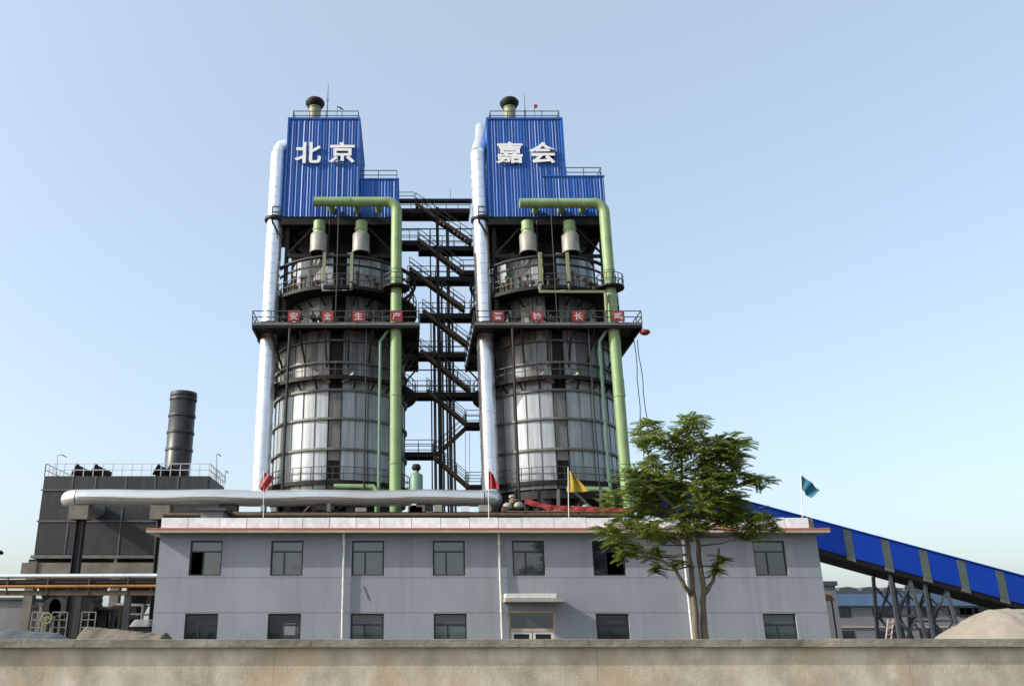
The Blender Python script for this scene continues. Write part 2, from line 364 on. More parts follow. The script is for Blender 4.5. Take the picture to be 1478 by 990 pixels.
MB().box(OX0+.3, OX1-.3, YO+4.5, YO+4.6, .02, zeave-.02).box(OX0+.3, OX1-.3, YO+.3, YO+4.5, 3.2, 3.35).box(OX0+.3, OX1-.3, YO+.3, YO+4.5, .05, .1).build('interior_partition', 'room', off)
ex0, ex1, ey = Xu(211, 764, 40.35), Xu(1198, 764, 40.35), 40.35
zt = Zv(761.5, ey)
MB().box(ex0, ex1, ey+.02, YO+10.6, zeave, zeave+.13).build('eave', 'cream', off)
MB().box(ex0-.02, ex1+.02, ey, YO+10.62, zeave+.133, zt).build('red_eave_edge', 'redtrim', off)
px0, px1 = Xu(233, 755, 40.75), Xu(1175, 755, 40.75)
zp = Zv(747, 40.75)
MB().box(px0+.02, px1-.02, 40.80, 40.98, zt+.003, zp-.02).box(px0, px0+.2, 40.98, YO+10.2, zt+.003, zp-.02).box(px1-.2, px1, 40.98, YO+10.2, zt+.003, zp-.02).box(px0+.2, px1-.2, YO+10, YO+10.2, zt+.003, zp-.02).build('parapet_core', 'concrete', off)
x = px0
while x < px1-.3:
    L = random.choice([1.25, 1.35, 1.5, 1.1]); x2 = min(px1, x+L)
    d = random.uniform(0, .012)
    MB().box(x, x2-.022, 40.75-d, 40.79, zt+.012, zp+random.uniform(-.012, .012)).build('parapet_panel', 'white', off, )
    x = x2
# windows: frame mesh + panes as sub-parts
def window(x, z0, z1, kind, cut=None):
    a, b = x-.75, x+.75; zt_ = z1-(z1-z0)*.31; y0, y1 = YO+.10, YO+.16; fw = .075; xm = x-.13
    mb = MB()
    mb.box(a, a+fw, y0, y1, z0, z1).box(b-fw, b, y0, y1, z0, z1).box(a+fw, b-fw, y0, y1, z1-fw, z1).box(a+fw, b-fw, y0, y1, z0, z0+fw)
    mb.box(a+fw, b-fw, y0+.004, y1-.004, zt_-.035, zt_+.035).box(xm-.035, xm+.035, y0+.004, y1-.004, z0+fw, zt_-.035)
    fr = mb.build('window', 'frame', off)
    pm = {'c': 'glass', 'd': 'glassdark', 'm': 'glassmid'}
    def pane(x0, x1, za, zb, k):
        if k == 'o': return
        MB().box(x0, x1, YO+.125, YO+.135, za, zb).build('pane', pm[k], fr)
    pane(a+fw, b-fw, zt_+.035, z1-fw, kind[0]); pane(a+fw, xm-.035, z0+fw, zt_-.035, kind[1]); pane(xm+.035, b-fw, z0+fw, zt_-.035, kind[2])
    MB().box(a, b, YO+.004, YO+.099, z0+.001, z0+.03).build('sill', 'concrete', fr)
for x, k in zip(wx_up, ['coc', 'ccc', 'ccc', 'ccc', 'mmm', 'ddo', 'mmm']): window(x, zs1, zh1, k)
for x, k in zip(wx_lo, ['ddd', 'ddm', 'mcm', 'mcc', 'ddd', 'mmm']): window(x, zs0, zh0, k)
for x, z, w_, h_ in ((wx_up[1]+.42, zs1+.28, .34, .22), (wx_up[4]-.45, zs1+.35, .26, .42), (wx_lo[1]+.25, zs0+.65, .5, .5)):
    tag(MB().box(x-w_/2, x+w_/2, YO+.118, YO+.122, z, z+h_).build('paper_sheet', 'farwall', off), None)
# entrance
dz = 2.62
mb = MB()
for a, b, z0, z1 in ((door_x-1.05, door_x-.97, .12, dz), (door_x+.97, door_x+1.05, .12, dz), (door_x-.97, door_x+.97, dz-.09, dz), (door_x-.97, door_x+.97, 1.72, 1.86)):
    mb.box(a, b, YO+.03, YO+.13, z0, z1)
dr = mb.build('entrance_door', 'cream', off); tag(dr, 'double glazed entrance door in pale frame under the canopy')
MB().box(door_x-.97, door_x+.97, YO+.08, YO+.09, 1.86, dz-.09).build('transom_pane', 'glassmid', dr)
for sx in (-1, 1):
    a, b = sorted((door_x+sx*.02, door_x+sx*.965)); mb = MB()
    mb.box(a, a+.12, YO+.05, YO+.10, .12, 1.715).box(b-.12, b, YO+.05, YO+.10, .12, 1.715).box(a+.12, b-.12, YO+.05, YO+.10, 1.62, 1.715).box(a+.12, b-.12, YO+.05, YO+.10, .12, .4)
    mb.build('door_leaf', 'whitepaint', dr)
    MB().box(a+.12, b-.12, YO+.07, YO+.08, .4, 1.62).build('door_pane', 'glassdark', dr)
cx0, cx1 = Xu(729, 862, 40.1), Xu(814, 862, 40.1)
cz0, cz1 = Zv(868, 39.95), Zv(864, 39.95)
cn = MB().box(cx0, cx1, 39.95, YO, cz0, cz1+.05).build('canopy', 'canopy', off)
MB().box(cx0+.03, cx1-.35, 40.02, 40.12, cz1+.052, cz1+.24).box(cx0+.03, cx0+.12, 40.12, YO, cz1+.052, cz1+.24).box(cx1-.45, cx1-.36, 40.12, YO-.003, cz1+.052, cz1+.24).build('canopy_upstand', 'whitepaint', cn)
# downpipes
for u in (495.5, 722.5, 992):
    x = Xu(u, 845, 40.86)
    mb = MB(); mb.tube([(x, 40.86, .0), (x, 40.86, zeave-.42), (x-.02, 40.68, zeave-.1), (x-.02, 40.68, zeave-.004)], .058, 10)
    for z in (1.2, 2.6, 4.0, 5.1): mb.tube([(x, 40.86, z-.05), (x, 40.86, z+.05)], .072, 10)
    mb.tube([(x, 40.86, zeave-.5), (x, 40.86, zeave-.40)], .085, 10)
    mb.build('downpipe', 'whitepaint', off)
# wall lamp cable stain: small conduit on the facade
x = Xu(528, 860, YO); MB().bar((x-.12, YO-.02, Zv(845, YO)), (x+.15, YO-.02, Zv(866, YO)), .02).build('loose_cable', 'dark', off)

# ------------------------------------------------------------------ lime kilns
KY = 73.0; CXL, CXR = -5.95, 12.2
kiln = thing('lime_kiln', (CXL, KY, 0), 'left hand lime kiln shaft clad in silver sheet, below the blue housing lettered 北京', 'kiln', 'twin lime kilns')
R = 5.55
def kz(v, y=-5.6): return Zv(v, KY+y)
zb0 = kz(705)
zrow = [kz(705), kz(648), kz(604), kz(563), kz(541), kz(492), kz(466, -7)-.05]
zplat = kz(466, -7)
zw2 = kz(411, -6.7)
K = kiln
def at_k(mb, name, m, kind=None):
    """mesh given relative to the kiln axis"""
    me = mb.mesh(name, m); o = bpy.data.objects.new(name, me); col.objects.link(o); o.parent = K
    if kind: o['kind'] = kind
    return o
zroof = kz(366, -4.2)
core = MB(); core.lathe([(R-.1, zb0-.1), (R-.1, zplat)], n=64); core.lathe([(4.5, zplat), (4.5, zroof)], n=48)
core.lathe([(4.5, zroof), (2.8, zroof+2.0), (2.8, kz(322, -4))], n=48)
core.lathe([(0, zb0-.1), (R-.1, zb0-.1)], n=64)
at_k(core, 'shaft', 'void')
def plate(r, dphi, z0, z1, th=.05, seg=3):
    mb = MB(); vs = []
    for rr in (r, r+th):
        for z in (z0, z1):
            for i in range(seg+1):
                a = -dphi/2+dphi*i/seg; vs.append((rr*math.sin(a), -rr*math.cos(a), z))
    n = seg+1; fs = []
    for i in range(seg):
        fs.append((2*n+i, 2*n+i+1, 3*n+i+1, 3*n+i)); fs.append((i, n+i, n+i+1, i+1))
        fs.append((n+i, 3*n+i, 3*n+i+1, n+i+1)); fs.append((i, i+1, 2*n+i+1, 2*n+i))
    fs += [(0, 2*n, 3*n, n), (n-1, 2*n-1, 4*n-1, 3*n-1)]
    mb.add(vs, fs); return mb
rng = random.Random(3)
for i in range(6):
    z0, z1 = zrow[i]+.03, zrow[i+1]-.03
    me = plate(R, 2*PI/32-.011, z0, z1).mesh('cladding_panel', 'panel' if i < 4 else 'sooty')
    for k in range(32):
        if k == 0: continue
        o = put('cladding_panel', me, K, rz=k*2*PI/32)
        s_ = 1+rng.uniform(-.003, .004); o.scale = (s_, s_, 1)
    o = at_k(plate(R-.06, 2*PI/32-.03, z0, z1), 'slot_panel', 'black' if i > 2 else 'hoop')
    if i == 0:
        at_k(MB().box(-.42, .42, -R-.04, -R+.2, kz(690), kz(664)), 'hatch_opening', 'void')
me = plate(4.6, 2*PI/26-.014, zplat+.05, zw2-.15).mesh('cladding_panel', 'sooty')
me2 = plate(4.6, 2*PI/26-.014, zw2+.2, zroof-.1).mesh('cladding_panel', 'panel')
me3 = plate(4.6, 2*PI/26-.014, zw2+.2, zroof-.1).mesh('cladding_panel', 'sooty')
for k in range(26):
    if k in (0,): continue
    put('cladding_panel', me, K, rz=k*2*PI/26); put('cladding_panel', me2 if k % 4 else me3, K, rz=k*2*PI/26)
# hoops
for v in (648, 604, 563): at_k(MB().ring(R-.05, R+.24, kz(v)-.05, kz(v)+.05, n=64).ring(R+.20, R+.26, kz(v)-.09, kz(v)+.09, n=64), 'stiffening_hoop', 'hoop')
for v in (523, 492): at_k(MB().ring(R-.05, R+.3, kz(v)-.06, kz(v)+.06, n=64), 'stiffening_hoop', 'hoop')
# vertical ribs between hoops at every second seam
rb = MB()
for k in range(32):
    a = (k+.5)*2*PI/32; c, s_ = math.cos(a), math.sin(a)
    rb.bar((s_*(R+.08), -c*(R+.08), zb0), (s_*(R+.08), -c*(R+.08), zplat-.1), .045, .06, up=(s_, -c, 0))
at_k(rb, 'seam_ribs', 'seam', kind='stuff')
# walkways
def circ(r, z, a0, a1, n=40): return [(r*math.sin(a0+(a1-a0)*i/n), -r*math.cos(a0+(a1-a0)*i/n), z) for i in range(n+1)]
def walkway(r0, r1, z, rail=True, mat_='black', br=True):
    mb = MB().ring(r0, r1, z-.12, z, n=64).ring(r1-.06, r1, z-.3, z-.125, n=64)
    if br:
        for k in range(24):
            a = k*2*PI/24; mb.bar((r0*math.sin(a), -r0*math.cos(a), z-1.0), (r1*.98*math.sin(a), -r1*.98*math.cos(a), z-.2), .1)
    at_k(mb, 'ring_walkway', mat_)
    if rail: at_k(MB().rail(circ(r1-.05, z, 0, 2*PI, 44), gap=1.0, r=.028), 'walkway_railing', 'rail')
walkway(R, 6.6, kz(541, -6.6)); walkway(4.6, 6.7, zw2)
walkway(R, 6.1, kz(692, -6.1), br=False)
# ring main above the upper walkway
zrm = kz(369, -6.6)
rm = MB()
pts = circ(6.5, zrm, 0, 2*PI, 48); rm.tube(pts, .16, 8, cap=False)
rm.ring(6.2, 6.35, zrm-.75, zrm-.6)
for k in range(16):
    a = (k+.5)*2*PI/16; rm.bar((6.5*math.sin(a), -6.5*math.cos(a), zw2), (6.5*math.sin(a), -6.5*math.cos(a), zrm), .1)
at_k(rm, 'ring_main', 'dark')
for dx in (-1.15, 1.15): at_k(MB().box(dx-.13, dx+.13, -6.75, -6.5, zw2+.3, zrm+.25), 'riser_post', 'yellowgreen')
def U(dx0, dx1, z, d): return [(dx0, -6.6, z+d), (dx0, -6.6, z), (dx1, -6.6, z), (dx1, -6.6, z+d)]
at_k(MB().tube(U(-1.2, 1.15, kz(419, -6.6), .55), .11, 8), 'bypass_pipe', 'drum')
bl = MB(); rr = random.Random(5)
for k in range(26):
    a = rr.uniform(-1.1, 1.1); r = rr.uniform(5.3, 6.4); h = rr.uniform(.5, 1.5)
    x, y = r*math.sin(a), -r*math.cos(a)
    bl.tube([(x, y, zw2), (x, y, zw2+h)], rr.uniform(.05, .13), 8); bl.box(x-.15, x+.15, y-.15, y+.15, zw2+h, zw2+h+.22)
at_k(bl, 'burner_valves', 'rust', kind='stuff')
bl = MB()
for k in range(24):
    x = rr.uniform(-4.6, 4.6); y = rr.uniform(-6.6, -5.6); h = rr.uniform(.4, 1.6)
    bl.tube([(x, y, zplat), (x, y, zplat+h)], rr.uniform(.04, .12), 8); bl.box(x-.22, x+.22, y-.18, y+.18, zplat+h*.5, zplat+h*.5+.3)
at_k(bl, 'platform_equipment', 'dark', kind='stuff')
# square working platform
hw = 6.85
pf = MB().box(-hw, hw, -7, 5.5, zplat-.14, zplat)
for x in (-hw+.1, -3.4, 0, 3.4, hw-.1): pf.box(x-.09, x+.09, -6.9, 5.4, zplat-.5, zplat-.145)
for y in (-6.95, -3.5, 0, 3.5, 5.4): pf.box(-hw+.02, hw-.02, y-.05, y+.05, zplat-.42, zplat-.147)
at_k(pf, 'working_platform', 'black')
at_k(MB().box(-hw-.01, hw+.01, -7.03, -7.0, zplat-.2, zplat+.05), 'platform_edge', 'hoop')
for x in (-5.4, -3.0, -.9, 1.1, 3.0, 5.4):
    yy = -math.sqrt(max(.1, R*R-min(x*x, 28)))
    at_k(MB().bar((x, -6.7, zplat-.45), (x*.85, yy, zplat-3.4), .14), 'platform_brace', 'dark')
for y in (-4, 0, 4):
    for s_ in (-1, 1): at_k(MB().bar((s_*hw, y, zplat-.45), (s_*R*.8, y*.7, zplat-3.6), .14), 'platform_brace', 'dark')
at_k(MB().rail([(-hw, 5.4, zplat), (-hw, -6.95, zplat), (hw, -6.95, zplat), (hw, 5.4, zplat)], gap=1.5, r=.032), 'platform_railing', 'rail')
# upper frame under the blue housing
zfl = kz(313, -5)
fr = MB()
for x in (-4.7, -1.6, 1.6, 4.7):
    for y in (-4.3, 0, 4.3):
        if abs(x) < 2 and y == -4.3: continue
        fr.box(x-.17, x+.17, y-.17, y+.17, zplat, zfl-.6)
for y in (-4.6, 4.3):
    fr.bar((-4.7, y, zfl-3.6), (4.7, y, zfl-3.6), .2, .3)
    for s_ in (-1, 1): fr.bar((s_*4.7, y, zfl-3.5), (s_*2.2, y, zfl-.6), .16)
at_k(fr, 'support_frame', 'black')
fl = MB().box(-5.3, 5.2, -4.96, 5.6, zfl-.16, zfl-.02)
for y in (-4.9, -2, 1, 4): fl.box(-5.25, 5.15, y-.1, y+.1, zfl-.75, zfl-.163)
for x in (-5.2, -2, 1, 5.1): fl.box(x-.1, x+.1, -4.8, 5.5, zfl-.7, zfl-.166)
fl.box(-6.15, -5.3, -5.0, 1.0, zfl-.18, zfl-.04).box(-6.1, -5.95, -4.9, -4.7, zfl-.6, zfl-.19)
fl.bar((-6.1, -4.9, zfl-.3), (-5.2, -4.9, zfl-1.9), .14)
fl.lathe([(2.9, zfl-1.6), (4.8, zfl-.4)], n=32)
at_k(fl, 'housing_floor', 'black')
at_k(MB().rail([(-5.4, -4.9, zfl), (-6.1, -4.9, zfl), (-6.1, .9, zfl)], gap=.9, r=.03), 'floor_railing', 'rail')
# exhaust drums with green necks
for dx in (-1.85, 1.82):
    zt0, zt1 = kz(364, -5.2), kz(338, -5.2)
    d = MB(); n = 14
    prof = [(dx-.74, zt0), (dx+.74, zt0), (dx+.74, zt1-.08), (dx+.66, zt1), (dx-.66, zt1), (dx-.74, zt1-.08)]
    d.lathe([(.74, zt0), (.74, zt1-.1), (.66, zt1), (0, zt1)], (dx, -5.1, 0), 22).lathe([(.72, zt0+.02), (.78, zt0+.02), (.78, zt0-.1), (.72, zt0-.1)], (dx, -5.1, 0), 22)
    o = at_k(d, 'exhaust_drum', 'drum')
    put('drum_black_disc', MB().lathe([(0, zt0+.01), (.73, zt0+.01)], (dx, -5.1, 0), 22).mesh('drum_black_disc', 'void'), o)  # black disc added to darken the drum's underside
    g = MB().tube([(0, 0, 0), (0, 0, kz(320, -5.2)-zt1)], .52, 18).tube([(0, 0, .35), (0, 0, .5)], .58, 18)
    put('exhaust_neck', g.mesh('exhaust_neck', 'green'), o, (dx, -5.1, zt1))
# hanging chains and thin service pipes on the front
at_k(MB().tube([(-3.75, -6.9, zb0-1.5), (-3.75, -6.9, zplat-.2)], .11, 8), 'service_pipe', 'dark')
at_k(MB().tube([(2.5, -6.7, zb0-1.5), (2.5, -6.7, zplat-.2)], .06, 8), 'service_pipe', 'dark')
at_k(MB().tube([(-.55, -6.4, kz(530)), (-.55, -6.4, zplat-.5)], .07, 8).tube([(.75, -6.4, kz(530)), (.75, -6.4, zplat-.5)], .07, 8), 'hoist_rails', 'dark')
at_k(MB().tube([(-.05, -6.9, zplat+.1), (-.05, -6.9, zfl-.3)], .03, 6).tube([(-1.0, -5.0, zw2), (-1.0, -5.0, zfl-.3)], .03, 6), 'hoist_rope', 'rail')
for s_ in (-1, 1): at_k(MB().tube([(s_*.5+.05, -5.8, kz(552)), (s_*1.5+.05, -6.4, kz(543))], .17, 10), 'spout', 'drum')
# base: columns, ring beam, struts
bs = MB().ring(R-.6, R+.15, zb0-.75, zb0-.12, n=48)
for k in range(12):
    a = (k+.5)*2*PI/12; x, y = (R-.3)*math.sin(a), -(R-.3)*math.cos(a)
    bs.box(x-.3, x+.3, y-.3, y+.3, 0, zb0-.75)
for k in range(12):
    a = (k+.5)*2*PI/12; b = a+2*PI/12
    bs.bar(((R-.3)*math.sin(a), -(R-.3)*math.cos(a), zb0-3), ((R-.3)*math.sin(b), -(R-.3)*math.cos(b), zb0-.8), .16)
at_k(bs, 'base_frame', 'dark')
at_k(MB().lathe([(3.9, 0), (3.9, zb0-.2)], n=32).lathe([(R-.7, zb0-.3), (1.5, zb0-5)], n=32), 'discharge_hopper', 'casing')
K2 = copy_tree(kiln); K2.location.x = CXR
tag(K2, 'right hand lime kiln shaft clad in grey sheet, below the blue housing lettered 嘉会', 'kiln', 'twin lime kilns')

# ------------------------------------------------------------------ blue housings on top
YH = 68.0
def corr(mb, o, d, L, z0, z1, n, pitch=.26, dep=.045):
    o = Vector(o); d = Vector(d); n = Vector(n); k = max(1, round(L/pitch)); p = L/k; pr = []
    for i in range(k):
        j_ = p*.12*math.sin(i*2.7+L)
        for fx, h in ((0, 0), (.36, 0), (.58, 1), (.80, 1)): pr.append((i*p+fx*p+(j_ if h else 0), h*dep*(1+.25*math.sin(i*4.1))))
    pr.append((L, 0))
    vs = []
    for a, h in pr:
        q = o+d*a+n*h; vs.append((q.x, q.y, z0)); vs.append((q.x, q.y, z1))
    fs = [(2*i, 2*i+2, 2*i+3, 2*i+1) for i in range(len(pr)-1)]
    mb.add(vs, fs)
def housing(x0, x1, x2, ybk, chars, label, lx, rod_u, vent_u, ext_front):
    zb, z1, z2 = Zv(313, YH), Zv(171, YH), Zv(255, YH)
    h = thing('kiln_housing', ((x0+x1)/2, YH+4, zb), label, 'building', 'blue kiln top housings')
    MB().box(x0+.06, x1-.06, YH+.06, ybk-.06, zb+.02, z1-.03).build('housing_core', 'blue', h)
    mb = MB(); corr(mb, (x0, YH, 0), (1, 0, 0), x1-x0, zb, z1, (0, -1, 0)); mb.build('front_sheeting', 'blue', h)
    mb = MB(); corr(mb, (x1, YH, 0), (0, 1, 0), ybk-YH, zb, z1, (1, 0, 0)); mb.build('side_sheeting', 'blue', h)
    mb = MB(); corr(mb, (x0, ybk, 0), (0, -1, 0), ybk-YH, zb, z1, (-1, 0, 0)); mb.build('side_sheeting', 'blue', h)
    # lower wing
    yf = YH-(.10 if ext_front else -.4); xa = x1+.07 if not ext_front else ext_front
    MB().box(max(xa, x1+.07)+.02, x2-.06, yf+.08, ybk-.8, zb+.03, z2-.03).build('wing_core', 'blue', h)
    mb = MB(); corr(mb, (xa, yf, 0), (1, 0, 0), x2-xa, zb+.005, z2, (0, -1, 0)); mb.build('wing_sheeting', 'blue', h)
    mb = MB(); corr(mb, (x2, yf, 0), (0, 1, 0), ybk-.8-yf, zb+.005, z2, (1, 0, 0)); mb.build('wing_sheeting', 'blue', h)
    MB().box(xa-.03, x2+.08, yf-.09, yf+.02, z2-.12, z2+.02).build('wing_flashing', 'blue', h)
    # trims
    MB().box(x0-.08, x1+.08, YH-.09, YH+.02, z1-.16, z1+.05).box(x0-.08, x0+.06, YH+.02, ybk, z1-.16, z1+.05).box(x1-.06, x1+.08, YH+.02, ybk, z1-.16, z1+.05).build('roof_flashing', 'blue', h)
    for x in (x0, x1): MB().box(x-.075, x+.075, YH-.085, YH+.05, zb-.01, z1-.17).build('corner_flashing', 'blue', h)
    # roof
    MB().rail([(x0+.35, YH+.3, z1), (x1-.15, YH+.3, z1), (x1-.15, ybk-.3, z1), (x0+.35, ybk-.3, z1), (x0+.35, YH+.3, z1)], h=.95, gap=1.5, r=.03).build('roof_railing', 'rail', h)
    MB().rail([(x1+.12, yf+.2, z2), (x2-.15, yf+.2, z2), (x2-.15, ybk-1, z2)], h=.95, gap=1.35, r=.03, mids=(.5,)).build('wing_railing', 'rail', h)
    vx = Xu(vent_u, 160, YH+1.5); zv = Zv(153, YH+1.5)
    vt = MB().tube([(vx, YH+1.5, z1-.2), (vx, YH+1.5, zv)], .56, 20).tube([(vx, YH+1.5, zv-.35), (vx, YH+1.5, zv-.28)], .62, 20).build('vent_pipe', 'yellowgreen', h)
    zc = Zv(155, YH+1.5)
    MB().lathe([(.35, zc-.25), (.60, zc-.15), (.88, zc+.3), (.9, zc+.48), (.75, zc+.7), (.4, zc+.82), (0, zc+.86)], (vx, YH+1.5, 0), 24).lathe([(0, zc-.05), (.86, zc+.28)], (vx, YH+1.5, 0), 24).build('vent_cowl', 'black', vt)
    rx = Xu(rod_u, 145, YH+2); zr = Zv(120 if rod_u < 600 else 137, YH+2)
    MB().tube([(rx, YH+2, z1-.2), (rx, YH+2, zr-1.7), (rx, YH+2, zr)], [.05, .04, .02], 6).tube([(rx, YH+2, zr-2), (rx, YH+2, zr-1.8)], .08, 6).build('lightning_rod', 'rail', h)
    for (ch, ua, ub) in chars:
        za, zb_ = Zv(236, YH-.2), Zv(205.5, YH-.2); xa_, xb_ = Xu(ua, 221, YH-.2), Xu(ub, 221, YH-.2)
        me = glyphs(ch, zb_-za, xb_-xa_, .10, .021); me.name = 'sign_character'; me.materials.clear(); me.materials.append(M['letter'])
        put('sign_character', me, h, Vector(((xa_+xb_)/2, YH-.18, (za+zb_)/2))-h.location)
    # stain of cable down the front
    return h
housing(Xu(413.5, 240, YH), Xu(518.5, 200, YH), Xu(575, 260, YH), YH+8.5, [('北', 426, 463.5), ('京', 475.5, 512)],
        'blue corrugated housing with big white characters 北京 on top of the left kiln', 0, 473, 454.5, None)
housing(Xu(705, 240, YH), Xu(810.5, 171, YH), Xu(871, 260, YH), YH+8.5, [('嘉', 716.5, 754.5), ('会', 764.5, 803)],
        'blue corrugated housing with big white characters 嘉会 on top of the right kiln', 0, 757, 735.5, Xu(782, 255, YH))
# little weather flags on the roof rails
def cloth(mb, p, w_, h_, tilt=0, waves=1.5, amp=.08, shape=None, nx=10, nz=8):
    vs = []
    for i in range(nx+1):
        for j in range(nz+1):
            a, b = i/nx, j/nz
            x, z = shape(a, b) if shape else (a*w_, -b*h_)
            vs.append((p[0]+x, p[1]+amp*math.sin(a*waves*2*PI+b*2)*(.3+a), p[2]+z))
    fs = [(i*(nz+1)+j, (i+1)*(nz+1)+j, (i+1)*(nz+1)+j+1, i*(nz+1)+j+1) for i in range(nx) for j in range(nz)]
    n = len(vs); mb.add(vs, fs, True)
    mb.add([(x, y+.012, z) for x, y, z in vs], [f[::-1] for f in fs], True)
    return mb
def small_flag(u, v, m, label, cat, shape, pole_v):
    p = at(u, v, YH+.35)
    t = thing('roof_flag', (p.x, p.y, Zv(171, YH)), label, cat)
    MB().tube([(p.x, p.y, Zv(171, YH)), (p.x, p.y, p.z+.05)], .02, 6).build('pole', 'rail', t)
    cloth(MB(), p, .4, .4, shape=shape, nx=4, nz=3).build('cloth', m, t)
small_flag(771, 151, 'flagred', 'tiny red flag on the roof railing of the right blue housing', 'flag', lambda a, b: (a*.3, -b*.5*(1-.4*a)), 0)
small_flag(487, 153, 'black', 'tiny dark streamer blowing from the roof railing of the left blue housing', 'streamer', lambda a, b: (a*.6, -b*.16-a*.35), 0)

# ------------------------------------------------------------------ big silver pipes
def silver_pipe(u0, v0, u1, v1, label, wedge):
    Yp = 68.8; x0 = Xu(u0, v0, Yp); x1 = Xu(u1, v1, Yp); r = .70
    xm = (x0+x1)/2
    zt_ = Zv(222, Yp)
    t = thing('exhaust_duct', (xm, Yp, 0), label, 'duct', 'silver vertical ducts')
    mb = MB(); ztop = zt_
    pts = [(x0, Yp, Zv(712, Yp)), (xm, Yp, Zv(470, Yp)), (x1, Yp, ztop), (x1+.25, Yp, ztop+.62), (x1+1.6, Yp+.1, ztop+.95)]
    if wedge: pts = pts[:3]+[(x1+.2, Yp+.4, ztop+.9), (x1+.5, Yp+1.9, ztop+2.6), (x1+.7, Yp+4.4, ztop+5.6)]
    mb2 = MB(); seamed(mb2, [pts[0], pts[1]], r, 24, .9, .028); seamed(mb2, [pts[1], pts[2]], r*.97, 24, .9, .028)
    mb2.build('pipe_run', 'silver', t)
    MB().tube(pts[2:], ([r*.97, r*.97, r*.97] if not wedge else [r*.97, r*.95, r*.8, r*.62][:len(pts)-2]), 24).build('elbow', 'silver', t)
    for v in (318, 470): MB().ring(r, r+.22, -.12, .12, (xm, Yp, Zv(v, Yp)), 24).build('pipe_collar', 'dark', t)
silver_pipe(377, 690, 401.5, 235, 'tall silver exhaust duct climbing the left side of the left kiln', False)
silver_pipe(708, 690, 690, 235, 'tall silver exhaust duct climbing between the kilns beside the right kiln', True)
# horizontal main
Yd = 65.0; zc = Zv(718.5, Yd); rd = 11.8/ppm(718, Yd)
xl, xr = Xu(97, 718, Yd), Xu(713, 718, Yd)
t = thing('horizontal_duct', ((xl+xr)/2, Yd, 0), 'long horizontal silver duct running behind the office roof from dust filter to kilns', 'duct')
mb = MB(); pts = []
nseg = 14
for i in range(nseg+1):
    f = i/nseg; pts.append((xl+.8+(xr-xl-1.6)*f, Yd, zc+.04*math.sin(i*1.7)))
seamed(mb, pts, rd, 24, 1.2, .018)
mb.build('duct_run', 'silverduct', t)
for a_ in (-.12, -.62): MB().tube([(p[0], Yd-(rd+.012)*math.cos(a_), p[2]+(rd+.012)*math.sin(a_)+.03*math.sin(p[0]*.7)) for p in [(xl+1+(xr-xl-2)*i/40, 0, zc+.04*math.sin(1.7*nseg*i/40)) for i in range(41)]], .022, 5).build('duct_strip', 'hoop', t)  # two thin, slightly wavy dark strips added along the duct's front
MB().tube(arc((xl+.8, Yd+.9, zc), .9, -PI/2, -PI, (1, 0, 0), (0, 1, 0), 6)+[(xl-.1, Yd+7.1, zc)], rd, 24).build('elbow', 'silverduct', t)
MB().tube(arc((xr-.8, Yd+.9, zc), .9, -PI/2, 0, (1, 0, 0), (0, 1, 0), 6)+[(xr+.1, Yd+3.6, zc)], rd, 24).build('elbow', 'silverduct', t)
for u in (116, 233):
    x = Xu(u, 742, Yd); mb = MB(); z1 = zc-rd+.02
    mb.box(x-.72, x+.72, Yd-.5, Yd+.6, Zv(750, Yd), z1); mb.build('saddle_block', 'concrete', t)
    xc = x+.12
    mb = MB(); mb.box(xc-.28, xc-.22, Yd-.3, Yd+.3, 0, Zv(750, Yd)).box(xc+.22, xc+.28, Yd-.3, Yd+.3, 0, Zv(750, Yd)).box(xc-.22, xc+.22, Yd-.03, Yd+.03, 0, Zv(750, Yd)); mb.build('support_column', 'casing', t)
for u in (330, 470, 610):
    x = Xu(u, 735, Yd); MB().box(x-.25, x+.25, Yd-.3, Yd+.3, 0, zc-rd+.02).box(x-.7, x+.7, Yd-.4, Yd+.4, zc-rd-.35, zc-rd+.03).build('support_column', 'dark', t)

# ------------------------------------------------------------------ green pipes
def green_pipe(x, ul, vl, label, rbot):
    Yp = 66.75; zh = Zv(vl, Yp); r = .46; xl_ = Xu(ul, vl, Yp)
    t = thing('gas_pipe', (x, Yp, 0), label, 'pipe', 'tall green pipes')
    pts = [(x, Yp, 3.2), (x, Yp, zh-.9)]
    mb = MB(); seamed(mb, pts, r, 20, 5.0, .05); mb.build('riser', 'green', t)
    el = arc((x-.9, Yp, zh-.9), .9, 0, PI/2, (1, 0, 0), (0, 0, 1), 8)
    MB().tube(el, r, 20).build('elbow', 'green', t)
    mb = MB(); seamed(mb, [(x-.9, Yp, zh), (xl_, Yp, zh)], r*.92, 20, 2.4, .04); mb.build('header', 'green', t)
    for dx in (1.5, 3.7, 5.6): MB().tube([(xl_+dx, Yp+.1, zh), (xl_+dx, YH+.1, zh-.2)], .3, 12).build('branch', 'green', t)
    zg = zw2-.1
    MB().ring(r+.02, 1.15, zg-.12, zg, (x, Yp, 0), 24).build('ring_step', 'black', t)
    q = MB().rail([(x+1.1*math.sin(a*2*PI/14), Yp-1.1*math.cos(a*2*PI/14), zg) for a in range(15)], h=1.0, gap=.9, r=.025); q.build('step_railing', 'rail', t)
    return t
green_pipe(-1.05, 453, 291.5, 'green gas pipe rising by the left kiln, bending over its blue housing', 0)
green_pipe(16.87, 750, 293.5, 'green gas pipe rising by the right kiln, bending over its blue housing', 0)
